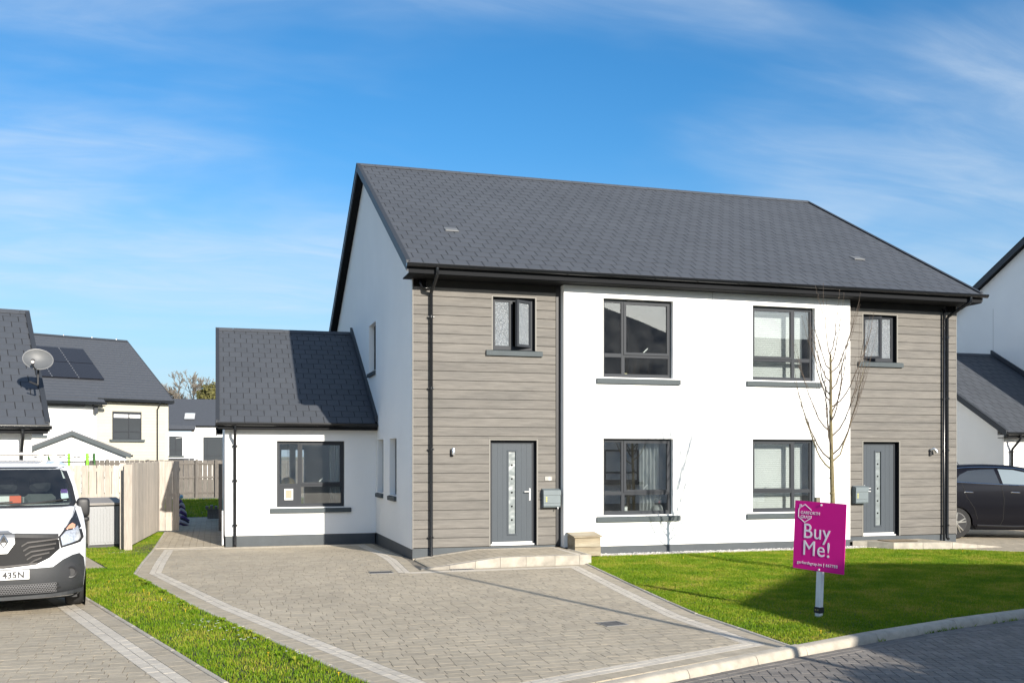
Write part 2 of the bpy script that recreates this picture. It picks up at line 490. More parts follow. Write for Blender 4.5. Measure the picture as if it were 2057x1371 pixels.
def sheet(name, poly, z, mat, kind='structure', thick=0.0, zf=None, step=None):
    bmv = []
    pts, _, fs, *_ = geometry.delaunay_2d_cdt([Vector(p) for p in poly], [], [list(range(len(poly)))], 1, 1e-5) if not step else (None,None,None)
    mb = MB()
    mb.add([(p.x,p.y,z+(zf(p.x,p.y) if zf else 0)) for p in pts], [tuple(f) for f in fs])
    o = mb.build(name, mat); o['kind'] = kind
    return o

# ------------------------------------------------------------------ the ground
KERB = [(-19,-16.0),(-14,-13.9),(-11,-12.5),(-8.45,-11.43),(-6.85,-10.80),(-4.97,-10.07),(-4.23,-9.80),(-3.04,-9.38),(-1.58,-8.92),(-.02,-8.53),(1.6,-8.22),(4,-7.98),(8,-7.9),(14,-8.2),(25,-9.5)]
ROADZ = -.062
def ground():
    mb = MB()
    xs = list(np.arange(-60, 61, 6)); ys = list(np.arange(-60, 121, 6))
    xs = [-1500,-400,-150]+xs+[150,400,1500]; ys = [-1500,-300]+ys+[300,800,2500]
    xs = sorted(set(float(x) for x in xs)); ys = sorted(set(float(y) for y in ys))
    vs = [(x,y,-.16 + (gh(x,y) if y > 0 else 0)) for y in ys for x in xs]; n = len(xs)
    mb.add(vs, [(j*n+i,j*n+i+1,(j+1)*n+i+1,(j+1)*n+i) for j in range(len(ys)-1) for i in range(n-1)])
    o = mb.build('ground', M('far_ground', (.20,.19,.11), .95, na=.3, ns=.3, tint=(.24,.215,.17))); o['kind'] = 'structure'
ground()

# road: paving blocks in herringbone with a channel course along the kerb
def build_road():
    rp = [(-19,-30)] + [(x,y) for x,y in offset_line(KERB, -.17)] + [(25,-24),(10,-19.5),(-2,-15.8),(-9,-17),(-13,-24)]
    base = [(-60,-60),(60,-60),(60,-9.9)] + [(x,y) for x,y in offset_line(KERB, -.17)][::-1] + [(-60,-30)]
    road = sheet('road', base, ROADZ-.012, m_joint)
    near = [p for p in offset_line(KERB, -.17) if p[0] > -9]
    bl = course(near[:8], 0, -.1, .2, 0) + course(near[:8], -.1, -.2, .2, 0, stag=.5)
    inner = offset_line(KERB, -.375)
    vis = [p for p in inner if -9 < p[0] < 9]
    area = vis + [(9,-10.5),(4,-12.5),(-1,-13.6),(-6.2,-13.6),(-8.6,-12.6)]
    bl += herringbone(area, 0, ang=RAD(70))
    lay(bl, [m_road], road, 'paving_block', 'far_paving_blocks', z=ROADZ, zf=lambda x,y:0, ch=.005, gap=.003)
    return road
road = build_road()

# kerb: concrete stones with a rounded arris
def build_kerb():
    mb = MB(); k = offset_line(KERB, -.165)
    bedmb = MB()
    for i in range(len(KERB)-1):
        a, b, c, d = KERB[i], KERB[i+1], k[i+1], k[i]
        bedmb.add([(a[0],a[1],-.1),(b[0],b[1],-.1),(c[0],c[1],-.1),(d[0],d[1],-.1)], [(0,1,2,3)])
    kerb = bedmb.build('kerb', m_joint); kerb['kind'] = 'structure'
    for i in range(2, len(KERB)-2):
        L = math.dist(KERB[i], KERB[i+1]); n = max(1, round(L/.92))
        for j in range(n):
            t0, t1 = (j+.004)/n, (j+1-.004)/n
            P = lambda off, t: (lerp(offset_line(KERB,off)[i][0], offset_line(KERB,off)[i+1][0], t), lerp(offset_line(KERB,off)[i][1], offset_line(KERB,off)[i+1][1], t))
            zt = .028 if KERB[i][0] > -4 else (.018 if KERB[i][0] > -5.5 else .006)
            zt2 = .028 if KERB[i+1][0] > -4.3 else (.018 if KERB[i+1][0] > -5.5 else .006)
            dz = rng.uniform(-.004,.004)
            prof = [(0.0,-.12),(0.0,0),(-.10,0),(-.122,-.008),(-.138,-.03),(-.150,-.062),(-.155,-.12)]
            vs = []
            for t, z0 in ((t0, lerp(zt,zt2,j/n)), (t1, lerp(zt,zt2,(j+1)/n))):
                for off, dzz in prof:
                    x, y = P(off, t); vs.append((x, y, (z0+dz+dzz) if dzz > -.1 else -.12))
            m = len(prof); b2 = MB(); b2.rn = rng.random()
            b2.add(vs, [tuple(range(m-1,-1,-1)), tuple(range(m,2*m))] + [(q,(q+1)%m,m+(q+1)%m,m+q) for q in range(m)])
            b2.build('kerb_stone', m_kerb, kerb, smooth=35)
build_kerb()

def closed_offset(pl, d):
    q = [pl[-1]] + pl + [pl[0]]
    return offset_line(q, d)[1:-1]
def loop_course(pl, d0, d1, length, mi, stag=0):
    A, B = closed_offset(pl, d0), closed_offset(pl, d1); res = []
    n = len(pl)
    for i in range(n):
        j = (i+1)%n
        Ls = math.dist(A[i], A[j]); k = max(1, round(Ls/length)); ts = [0.0]; t = (stag if stag else 1)/k
        while t < 1-.25/k: ts.append(t); t += 1/k
        ts.append(1.0)
        L2 = lambda p, q, t: (lerp(p[0],q[0],t), lerp(p[1],q[1],t))
        for t0, t1 in zip(ts[:-1], ts[1:]):
            res.append(([L2(A[i],A[j],t0), L2(A[i],A[j],t1), L2(B[i],B[j],t1), L2(B[i],B[j],t0)], mi))
    return res
def edging(pl, parent, zt=.012, length=.9):
    """thin concrete edging stones along the right-hand side of a line"""
    for i in range(len(pl)-1):
        L = math.dist(pl[i], pl[i+1]); n = max(1, round(L/length))
        a, b = offset_line(pl, 0.0), offset_line(pl, .052)
        for j in range(n):
            t0, t1 = j/n+.003/L, (j+1)/n-.003/L
            P = lambda q, t: (lerp(q[i][0],q[i+1][0],t), lerp(q[i][1],q[i+1][1],t))
            p = [P(a,t0),P(a,t1),P(b,t1),P(b,t0)]
            mb = MB(); paver(mb, p, zt, gap=0, ch=.012, depth=.1, tilt=.0008); mb.build('edging_stone', m_kerb, parent)

DRIVE = [(-11.48,4.72),(-11.48,-.89),(-10.34,-5.28),(-8.84,-10.2),(-8.45,-11.43),(-6.85,-10.80),(-4.97,-10.07),(-4.23,-9.80),(-4.22,-7.57),(-3.96,-5.41),(-3.45,-1.63),(-6.62,-1.70),(-6.50,.10),(-6.50,4.72)]
def build_drive():
    mb = MB()
    big = [(-11.50,16.5),(-11.48,9.9)] + DRIVE[:-4] + [(-3.45,-1.0),(-3.45,.1),(-6.45,.1),(-6.45,4.83),(-9.92,4.83),(-9.92,16.5)]
    # bed as a fine grid of strips so that it follows the fall of the ground
    mbg = MB()
    for y0, y1 in ((-12,.5),(.5,1.4),(1.4,2.3),(2.3,3.2),(3.2,4.2),(4.2,4.85),(4.85,16.5)):
        c = clip(big, [(-20,y0),(5,y0),(5,y1),(-20,y1)])
        if len(c) >= 3:
            pts,_,fs,*_ = geometry.delaunay_2d_cdt([Vector(p) for p in c], [], [list(range(len(c)))], 1, 1e-5)
            mbg.add([(p.x,p.y,-.013+gh(p.x,p.y)) for p in pts], [tuple(f) for f in fs])
    dr = mbg.build('driveway', m_joint); dr['kind'] = 'structure'
    b = loop_course(DRIVE, .054, .25, .2, 0) + loop_course(DRIVE, .25, .352, .2, 1) + loop_course(DRIVE, .352, .455, .2, 1, .5)
    b += field(closed_offset(DRIVE, .455), 0, rows=.155, lens=(.155,.2,.245))
    path = [(-11.43,4.84),(-9.94,4.84),(-9.94,16.5),(-11.43,16.5)]
    pl = field(path, 0, rows=.155, lens=(.155,.2,.245), ang=RAD(90), seed=5)
    lay(b, [m_pav, m_pavl], dr, 'paving_block', 'far_paving_blocks')
    b2 = MB()
    for p, mi in pl: paver(b2, p, 0)
    b2.build('far_path_blocks', [m_pav], dr)['kind'] = 'stuff'
    edging([(-11.48,9.9),(-11.48,4.72),(-11.48,-.89),(-10.34,-5.28),(-8.84,-10.2),(-8.46,-11.40)], dr)
    edging([(-4.25,-9.78),(-4.22,-7.57),(-3.96,-5.41),(-3.45,-1.63)], dr)
    c = MB(); paver(c, [(-11.43,4.74),(-9.95,4.74),(-9.95,4.83),(-11.43,4.83)], .006); c.build('edging_stone', m_kerb, dr)
    return dr
drive = build_drive()

VDRIVE = [(-19,.1),(-19,-16.0),(-14,-13.9),(-11,-12.5),(-9.36,-11.82),(-10.01,-9.86),(-12.05,-3.17),(-13.05,.1)]
def build_vdrive():
    vd = sheet('neighbour_driveway', VDRIVE, -.013, m_joint)
    b = loop_course(VDRIVE, .054, .27, .2, 0) + loop_course(VDRIVE, .27, .39, .24, 1) + loop_course(VDRIVE, .39, .51, .24, 1, .5)
    f = field(closed_offset(VDRIVE, .51), 0, rows=.16, lens=(.16,.2,.24), seed=9)
    f = [t for t in f if sum(p[0] for p in t[0])/len(t[0]) > -17.5 and sum(p[1] for p in t[0])/len(t[0]) > -14]
    lay(b+f, [m_pav, m_pavl], vd, 'paving_block', 'far_paving_blocks')
    edging([(-9.37,-11.80),(-10.01,-9.86),(-12.05,-3.17),(-13.05,.1)], vd)
    p = sheet('side_path', [(-12.03,.2),(-12.78,3.1),(-16,3.4),(-16,.14),(-13.0,.14)], .006, m_pav)
    return vd
build_vdrive()
RDRIVE = [(5.25,-1.12),(6.25,-2.1),(9,-4.3),(12,-6.3),(16,-7.4),(16,9),(6.45,9),(6.45,.10),(5.25,.1)]
def build_rdrive():
    rd = sheet('far_driveway', RDRIVE, -.013, m_joint)
    b = field(RDRIVE, 0, rows=.155, lens=(.155,.2,.245), seed=12)
    mb = MB()
    for p, mi in b: paver(mb, p, .0, zf=lambda x,y:0)
    mb.build('far_paving_blocks', [m_pav], rd)['kind'] = 'stuff'
    edging([(12,-6.3),(9,-4.3),(6.25,-2.1),(5.25,-1.12)], rd)
build_rdrive()

# ------------------------------------------------------------------ lawns
LAWN = [(-4.23,-9.79),(-3.04,-9.35),(-1.58,-8.89),(-.02,-8.50),(1.6,-8.19),(4,-7.95),(8,-7.87),(14,-8.15),(16,-7.5),(12,-6.36),(9,-4.36),(6.22,-2.16),(5.2,-1.17),(3.92,-.80),(3.66,-.30),(3.6,-.36),(-2.6,-.38),(-3.37,-.45),(-3.38,-1.60),(-3.45,-1.63),(-3.96,-5.41),(-4.22,-7.57)]
STRIP = [(-12.02,9.8),(-15.5,9.8),(-15.5,3.45),(-12.74,3.16),(-11.98,.16),(-13.05,.10),(-12.05,-3.17),(-10.01,-9.86),(-9.36,-11.80),(-8.45,-11.41),(-8.84,-10.2),(-10.34,-5.28),(-11.48,-.89),(-11.48,9.8)]
BACK = [(-15.5,16.55),(-6,16.55),(-6,31),(-15.5,31)]
sheet('lawn_soil', LAWN, -.004, m_soil)
sheet('verge_soil', STRIP, -.012, m_soil, zf=gh)
sheet('back_lawn_soil', BACK, -.075, m_soil)
def grass_mat():
    m = bpy.data.materials.new('grass_blade'); m.use_nodes = True
    nt = m.node_tree; N = nt.nodes; L = nt.links
    b = N['Principled BSDF']; b.inputs['Roughness'].default_value=.55; b.inputs['Specular IOR Level'].default_value=.25
    at = N.new('ShaderNodeAttribute'); at.attribute_name='rnd'
    geo = N.new('ShaderNodeNewGeometry')
    n1 = N.new('ShaderNodeTexNoise'); n1.inputs['Scale'].default_value=1.3; n1.inputs['Detail'].default_value=6; n1.inputs['Roughness'].default_value=.65
    L.new(geo.outputs['Position'], n1.inputs['Vector'])
    cr = N.new('ShaderNodeValToRGB'); e = cr.color_ramp.elements
    e[0].position=.0; e[0].color=(.06,.14,.004,1); e[1].position=1; e[1].color=(.38,.33,.07,1)
    a = e.new(.42); a.color=(.145,.26,.006,1); a2 = e.new(.68); a2.color=(.225,.30,.016,1); a3 = e.new(.85); a3.color=(.34,.345,.04,1)
    ad = N.new('ShaderNodeMath'); ad.operation='MULTIPLY_ADD'; ad.inputs[1].default_value=.55
    sb = N.new('ShaderNodeMapRange'); sb.inputs[1].default_value=.34; sb.inputs[2].default_value=.66; sb.inputs[3].default_value=-.05; sb.inputs[4].default_value=.60
    L.new(n1.outputs[0], sb.inputs[0]); L.new(at.outputs['Fac'], ad.inputs[0]); L.new(sb.outputs[0], ad.inputs[2])
    L.new(ad.outputs[0], cr.inputs[0]); L.new(cr.outputs[0], b.inputs['Base Color'])
    tr = N.new('ShaderNodeBsdfTranslucent'); L.new(cr.outputs[0], tr.inputs[0])
    mx = N.new('ShaderNodeMixShader'); mx.inputs[0].default_value=.35
    L.new(b.outputs[0], mx.inputs[1]); L.new(tr.outputs[0], mx.inputs[2]); L.new(mx.outputs[0], N['Material Output'].inputs[0])
    return m
m_grass = grass_mat()
def grass(name, poly, n, hmin, hmax, wid, seed, zf=None, skip=None, edge=None):
    r = np.random.default_rng(seed)
    P = np.array(poly); mn, mx = P.min(0), P.max(0)
    pts = r.uniform(mn, mx, (int(n*2.6), 2))
    # vectorised point in polygon
    c = np.zeros(len(pts), bool); k = len(poly)
    for i in range(k):
        x1,y1 = P[i]; x2,y2 = P[(i+1)%k]
        cond = ((y1 > pts[:,1]) != (y2 > pts[:,1])) & (pts[:,0] < (x2-x1)*(pts[:,1]-y1)/((y2-y1) if y2 != y1 else 1e-9)+x1)
        c ^= cond
    pts = pts[c]
    # keep more blades close to the camera line of sight
    zc = (pts[:,0]-CAM[0])*math.sin(YAW)+(pts[:,1]-CAM[1])*math.cos(YAW); xc=(pts[:,0]-CAM[0])*math.cos(YAW)-(pts[:,1]-CAM[1])*math.sin(YAW)
    vis = (zc > 6) & (np.abs(xc/np.maximum(zc,.1)) < .58)
    pts = pts[vis][:n]; n = len(pts)
    # clumpy height
    cl = .5+.5*np.sin(pts[:,0]*5.1+1.3*np.sin(pts[:,1]*3.7))*np.sin(pts[:,1]*6.3+np.cos(pts[:,0]*4.1))
    h = (hmin + (hmax-hmin)*r.random(n)**1.5)*(.75+.5*cl)
    a = r.uniform(0, 2*np.pi, n); w = wid*(.6+.8*r.random(n))
    lean = h*r.uniform(.1,.9,n); la = r.uniform(0, 2*np.pi, n)
    z = np.array([zf(x,y) for x,y in pts]) if zf else np.zeros(n)
    V = np.zeros((n,5,3),np.float32)
    dx, dy = np.cos(a)*w/2, np.sin(a)*w/2
    V[:,0] = np.stack([pts[:,0]-dx,pts[:,1]-dy,z-.006],1); V[:,1] = np.stack([pts[:,0]+dx,pts[:,1]+dy,z-.006],1)
    mxx, myy = pts[:,0]+np.cos(la)*lean*.35, pts[:,1]+np.sin(la)*lean*.35
    V[:,2] = np.stack([mxx+dx*.8,myy+dy*.8,z+h*.6],1); V[:,3] = np.stack([mxx-dx*.8,myy-dy*.8,z+h*.6],1)
    V[:,4] = np.stack([pts[:,0]+np.cos(la)*lean,pts[:,1]+np.sin(la)*lean,z+h],1)
    me = bpy.data.meshes.new(name)
    me.vertices.add(n*5); me.vertices.foreach_set('co', V.reshape(-1))
    b = (np.arange(n)*5)[:,None]
    idx = np.concatenate([b+np.array([[0,1,2,3]]), b+np.array([[3,2,4]])],1).astype(np.int32).reshape(-1)
    me.loops.add(len(idx)); me.loops.foreach_set('vertex_index', idx)
    st = (np.arange(n)*7)[:,None]+np.array([[0,4]])
    me.polygons.add(2*n); me.polygons.foreach_set('loop_start', st.astype(np.int32).reshape(-1))
    at = me.attributes.new('rnd','FLOAT','FACE'); at.data.foreach_set('value', np.repeat(r.random(n),2).astype(np.float32))
    me.materials.append(m_grass); me.update(calc_edges=True); me.validate()
    o = link(name, me); o['kind'] = 'stuff'
    return o
tag(grass('lawn_grass', LAWN, 420000, .010, .030, .0070, 1), 'short bright green grass of the front lawn', 'grass')
tag(grass('verge_grass', STRIP, 150000, .012, .042, .0075, 2, zf=gh), 'green grass strip between the two block paved driveways', 'grass')
tag(grass('back_grass', BACK, 40000, .03, .08, .02, 3, zf=lambda x,y: -.07), 'shaded grass of the back garden behind the gap', 'grass')

# gravel strip along the white wall with its edging
def build_gravel():
    r = np.random.default_rng(4); mb = MB()
    sheet('gravel_bed', [(-3.36,-.32),(3.64,-.32),(3.64,.02),(-3.36,.02)], -.004, m_joint)
    for i in range(2600):
        x, y = r.uniform(-3.36,3.62), r.uniform(-.31,-.005); s = r.uniform(.008,.02)
        if x < -2.7 and r.random() < .8: continue
        a = r.uniform(0,6.28); c, sn = math.cos(a)*s, math.sin(a)*s; z = r.uniform(.0,.018)
        mb.rn = float(r.random())
        mb.add([(x+c,y+sn,z),(x-sn,y+c*.8,z),(x-c,y-sn,z),(x+sn,y-c*.8,z),(x,y,z+s*.8)], [(0,1,4),(1,2,4),(2,3,4),(3,0,4)])
    tag(mb.build('gravel', M('white_gravel', (.5,.48,.46), .8, var=.45, ns=30)), 'strip of pale gravel along the foot of the white wall', 'gravel', kind='stuff')
    e = MB(); e.box(-3.36,-3.2,-.4,-.34,-.1,.0)
    o = e.build('garden_edging', m_kerb); o['kind'] = 'structure'
    x = -3.2
    while x < 3.5:
        mb = MB(); paver(mb, [(x,-.39),(x+.9,-.39),(x+.9,-.34),(x,-.34)], .02, gap=.002, ch=.01, depth=.1); mb.build('edging_stone', m_kerb, o); x += .9
build_gravel()

# ------------------------------------------------------------------ window, door and roof builders
def window(par, x0, x1, z0, z1, yf, split=.30, mirror=False, recess=.105, T=None, frost=False, trans=.30, open_sash=0, sill=True, panel=False, depth=.07, plain=False, hy=.055):
    H = lambda: MB(T)
    y = yf + recess; fw = .058
    w = x1-x0; zt = z0 + trans*(z1-z0)
    xm = x0 + split*w if not mirror else x1 - split*w
    f = H()
    f.box(x0, x0+fw, y, y+depth, z0, z1); f.box(x1-fw, x1, y, y+depth, z0, z1)
    f.box(x0+fw, x1-fw, y, y+depth, z0, z0+fw*1.2); f.box(x0+fw, x1-fw, y, y+depth, z1-fw, z1)
    f.box(xm-fw/2, xm+fw/2, y+.003, y+depth-.003, z0+fw*1.2, z1-fw)
    cells = []
    if frost:
        cells = [(x0+fw, xm-fw/2, z0+fw*1.2, z1-fw, not mirror and 'fix' or 'sash'), (xm+fw/2, x1-fw, z0+fw*1.2, z1-fw, mirror and 'fix' or 'sash')]
    else:
        f.box(x0+fw, xm-fw/2, y+.006, y+depth-.006, zt-fw/2, zt+fw/2); f.box(xm+fw/2, x1-fw, y+.006, y+depth-.006, zt-fw/2, zt+fw/2)
        wide_r = not mirror
        cells = [(x0+fw, xm-fw/2, zt+fw/2, z1-fw, 'fix' if wide_r else 'sash'), (xm+fw/2, x1-fw, zt+fw/2, z1-fw, 'sash' if wide_r else 'fix'),
                 (x0+fw, xm-fw/2, z0+fw*1.2, zt-fw/2, 'panel' if panel else 'fix'), (xm+fw/2, x1-fw, z0+fw*1.2, zt-fw/2, 'fix')]
    win = f.build('window', m_frame, par)
    g = m_frost if frost else m_glass
    for (a, b, c, d, kind) in cells:
        if kind == 'panel':
            p = H(); p.box(a, b, y+.012, y+.05, c, d); p.build('infill_panel', m_frame, win)
            cx, cz = (a+b)/2, (c+d)/2+.02
            k = H(); s = .1
            for q in ((cx-s,cx-s+.028,cz-.13,cz+.13),(cx+s-.028,cx+s,cz-.13,cz+.13),(cx-s+.028,cx+s-.028,cz-.13,cz-.095),(cx-s+.028,cx+s-.028,cz+.1,cz+.13)):
                k.box(q[0],q[1],y-.008,y+.0115,q[2],q[3])
            k.build('cat_flap_frame', m_white, win)
            k = H(); k.box(cx-s+.028,cx+s-.028,y+.004,y+.0115,cz-.095,cz+.1); k.build('cat_flap', M('flap_plastic',(.33,.30,.22),.3), win)
            continue
        e = 0.0
        if kind == 'sash':
            sw = .052
            if open_sash:
                hx = b if open_sash > 0 else a          # hinged edge
                ang = RAD(30)
                def TT(px, py, pz, hx=hx, y=y, ang=ang):
                    dx, dy = px-hx, py-(y-.012)
                    s_ = -1 if open_sash < 0 else 1
                    ca, sa = math.cos(ang), math.sin(ang)*s_
                    X, Y, Z = hx+dx*ca-dy*sa, (y-.012)+dx*sa+dy*ca, pz
                    return T(X,Y,Z) if T else (X,Y,Z)
                q = MB(TT)
            else: q = H()
            a2, b2, c2, d2 = a-.014, b+.014, c-.014, d+.014
            q.box(a2,a2+sw,y-.012,y+.045,c2,d2); q.box(b2-sw,b2,y-.012,y+.045,c2,d2)
            q.box(a2+sw,b2-sw,y-.012,y+.045,c2,c2+sw); q.box(a2+sw,b2-sw,y-.012,y+.045,d2-sw,d2)
            q.build('sash', m_frame, win)
            if not frost:
                hd = MB(q.T); hx_=(a+b)/2; hd.add([(hx_-.055,y+.050,c+.055),(hx_-.035,y+.050,c+.045),(hx_+.06,y+.050,c+.135),(hx_+.045,y+.050,c+.15),(hx_-.055,y+.066,c+.055),(hx_-.035,y+.066,c+.045),(hx_+.06,y+.066,c+.135),(hx_+.045,y+.066,c+.15)],[(0,1,2,3),(4,7,6,5),(0,4,5,1),(1,5,6,2),(2,6,7,3),(3,7,4,0)])
                hd.build('window_handle', m_white, win)
            pm = MB(q.T); pm.box(a2+sw-.002,b2-sw+.002,y+.012,y+.018,c2+sw-.002,d2-sw+.002); pm.build('pane', g, win)
        else:
            pm = H(); pm.box(a-.002,b+.002,y+.026,y+.032,c-.002,d+.002); pm.build('pane', g, win)
            bd = H()
            for q in ((a,a+.012,c,d),(b-.012,b,c,d),(a+.012,b-.012,c,c+.012),(a+.012,b-.012,d-.012,d)): bd.box(q[0],q[1],y+.010,y+.0255,q[2],q[3])
            bd.build('glazing_bead', m_frame, win)
    if sill:
        s = H()
        s.add([(x0+.002,y+.02,z0-.002),(x1-.002,y+.02,z0-.002),(x1-.002,yf-.001,z0-.026),(x0+.002,yf-.001,z0-.026),(x0+.002,y+.02,z0-.06),(x1-.002,y+.02,z0-.06),(x1-.002,yf-.001,z0-.06),(x0+.002,yf-.001,z0-.06)],
              [(0,1,2,3),(4,7,6,5),(3,2,6,7),(0,4,5,1),(0,3,7,4),(1,5,6,2)])
        xa, xb = x0-.155, x1+.155
        pr = [(yf-.002,z0-.024),(yf-hy+.012,z0-.034),(yf-hy,z0-.044),(yf-hy,z0-.132),(yf-.002,z0-.132)]
        s.prism([(xa,py,pz) for py,pz in pr], (xb-xa,0,0))
        s.build('sill', m_sill, win)
    return win

def blind(win, x0, x1, z0, z1, y, T=None):
    mb = MB(T); z = z1-.05
    mb.box(x0,x1,y-.02,y+.02,z1-.04,z1)
    while z > z0+.03:
        mb.rn = rng.random()
        mb.add([(x0,y-.008,z-.020),(x1,y-.008,z-.020),(x1,y+.008,z+.019),(x0,y+.008,z+.019)], [(0,1,2,3)]); z -= .042
    mb.box(x0,x1,y-.012,y+.012,z0,z0+.02)
    for t in (.2,.8):
        x = lerp(x0,x1,t); mb.box(x-.0015,x+.0015,y-.018,y-.0165,z0+.02,z1-.04)
    mb.build('blind', m_blind, win)

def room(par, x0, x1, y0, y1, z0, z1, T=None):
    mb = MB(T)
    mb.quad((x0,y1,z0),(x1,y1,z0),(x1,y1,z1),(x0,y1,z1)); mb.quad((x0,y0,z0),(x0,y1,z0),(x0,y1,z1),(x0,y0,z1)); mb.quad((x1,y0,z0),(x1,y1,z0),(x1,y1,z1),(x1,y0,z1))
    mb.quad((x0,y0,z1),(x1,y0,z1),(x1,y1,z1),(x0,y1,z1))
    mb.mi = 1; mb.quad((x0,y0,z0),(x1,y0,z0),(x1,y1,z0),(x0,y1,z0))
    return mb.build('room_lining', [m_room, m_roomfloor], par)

def wall_front(mb, x0, x1, z0, z1, y0, y1, ops):
    """wall slab facing -Y with rectangular openings and their reveals"""
    xs = sorted({x0,x1,*[o[0] for o in ops],*[o[1] for o in ops]}); zs = sorted({z0,z1,*[o[2] for o in ops],*[o[3] for o in ops]})
    for i in range(len(xs)-1):
        for j in range(len(zs)-1):
            cx, cz = (xs[i]+xs[i+1])/2, (zs[j]+zs[j+1])/2
            if any(o[0] < cx < o[1] and o[2] < cz < o[3] for o in ops): continue
            for y in (y0,y1): mb.quad((xs[i],y,zs[j]),(xs[i+1],y,zs[j]),(xs[i+1],y,zs[j+1]),(xs[i],y,zs[j+1]))
    for a,b,c,d in [(x0,x1,z0,z1)]+list(ops):
        mb.quad((a,y0,c),(a,y1,c),(a,y1,d),(a,y0,d)); mb.quad((b,y0,c),(b,y1,c),(b,y1,d),(b,y0,d))
        mb.quad((a,y0,c),(b,y0,c),(b,y1,c),(a,y1,c)); mb.quad((a,y0,d),(b,y0,d),(b,y1,d),(a,y1,d))
    return mb
def wall_gable(mb, X, th, y0, y1, zb, top, ops):
    """wall slab facing -X; top(y) gives its height; ops = (ya,yb,za,zb)"""
    ym = (y0+y1)/2
    for xx in (X, X+th):
        bd = [(y0,zb),(y1,zb),(y1,top(y1)),(ym,top(ym)),(y0,top(y0))]
        vs = [Vector(p) for p in bd]; faces=[list(range(5))]; edges=[]
        for a,b,c,d in ops:
            n=len(vs); vs += [Vector((a,c)),Vector((b,c)),Vector((b,d)),Vector((a,d))]
            edges += [(n,n+1),(n+1,n+2),(n+2,n+3),(n+3,n)]
        pts,_,fs,*_ = geometry.delaunay_2d_cdt(vs, edges, faces, 1, 1e-5)
        keep=[]
        for f in fs:
            cy=sum(pts[i].x for i in f)/len(f); cz=sum(pts[i].y for i in f)/len(f)
            if any(a<cy<b and c<cz<d for a,b,c,d in ops): continue
            keep.append(tuple(f))
        mb.add([(xx,p.x,p.y) for p in pts], keep)
    for a,b,c,d in ops:
        mb.quad((X,a,c),(X+th,a,c),(X+th,a,d),(X,a,d)); mb.quad((X,b,c),(X+th,b,c),(X+th,b,d),(X,b,d))
        mb.quad((X,a,c),(X,b,c),(X+th,b,c),(X+th,a,c)); mb.quad((X,a,d),(X,b,d),(X+th,b,d),(X+th,a,d))
    mb.quad((X,y0,zb),(X+th,y0,zb),(X+th,y0,top(y0)),(X,y0,top(y0)))
    return mb

SLATE_ME = {}
def slates(roof, x0, x1, y0, z0, y1, z1, w=.30, e=.30, limit=300, T=(0,0,0), mat=None, skip=None):
    """courses of slates from the eaves (y0,z0) up to the ridge (y1,z1); the ones that show largest are objects"""
    mat = mat or m_slate
    L = math.hypot(y1-y0, z1-z0); pit = math.atan2(z1-z0, y1-y0)
    n = max(1, round(L/e)); e = L/n
    tilt = pit - math.asin(.006/e)*.95
    dy, dz = (y1-y0)/L, (z1-z0)/L
    items = []
    for i in range(n):
        x = x0 - (w/2 if i % 2 else 0)
        while x < x1-.01:
            a, b = max(x,x0), min(x+w,x1)
            if b-a > .03:
                s = i*e
                ty, tz = y0+dy*s, z0+dz*s
                if not (skip and skip((a+b)/2, ty)):
                    cx, cy, cz = (a+b)/2+T[0], ty+T[1], tz+T[2]
                    d = max(camz(cx,cy),1)
                    items.append((((b-a)/d/d) if in_view(cx,cy,cz) else 0, a, round(b-a,3), ty, tz, i==n-1))
            x += w
    items.sort(key=lambda t:-t[0])
    def me_for(wd, ln):
        k = (wd, round(ln,3), mat.name)
        if k not in SLATE_ME:
            mb = MB(); g=.0075; mb.box(g, wd-g, 0, ln, 0, .0045); SLATE_ME[k] = mb.mesh('slate', mat, (0,0,0))
        return SLATE_ME[k]
    rest = MB()
    nz = (-dz, dy)
    for k, (wt, a, wd, ty, tz, last) in enumerate(items):
        lift = .0085 + rng.uniform(-.001,.001)
        ln = e*.98 if last else e+.03
        p = (a+T[0], ty+nz[0]*lift+T[1], tz+nz[1]*lift+T[2])
        tl = tilt + rng.uniform(-.003,.003)
        if k < limit and wt > 0:
            link('slate', me_for(wd, ln), roof, p, (tl,0,0))
        else:
            c, s_ = math.cos(tl), math.sin(tl); g=.0075; rest.rn = rng.random()
            q = lambda x,y,z: (p[0]+x, p[1]+y*c-z*s_, p[2]+y*s_+z*c)
            X0,X1 = g, wd-g
            rest.add([q(X0,0,0),q(X1,0,0),q(X1,ln,0),q(X0,ln,0),q(X0,0,.0045),q(X1,0,.0045),q(X1,ln,.0045),q(X0,ln,.0045)], [(4,5,6,7),(0,1,5,4),(1,2,6,5),(3,0,4,7)])
    o = rest.build('further_slates', mat, roof)
    if o: o['kind'] = 'stuff'

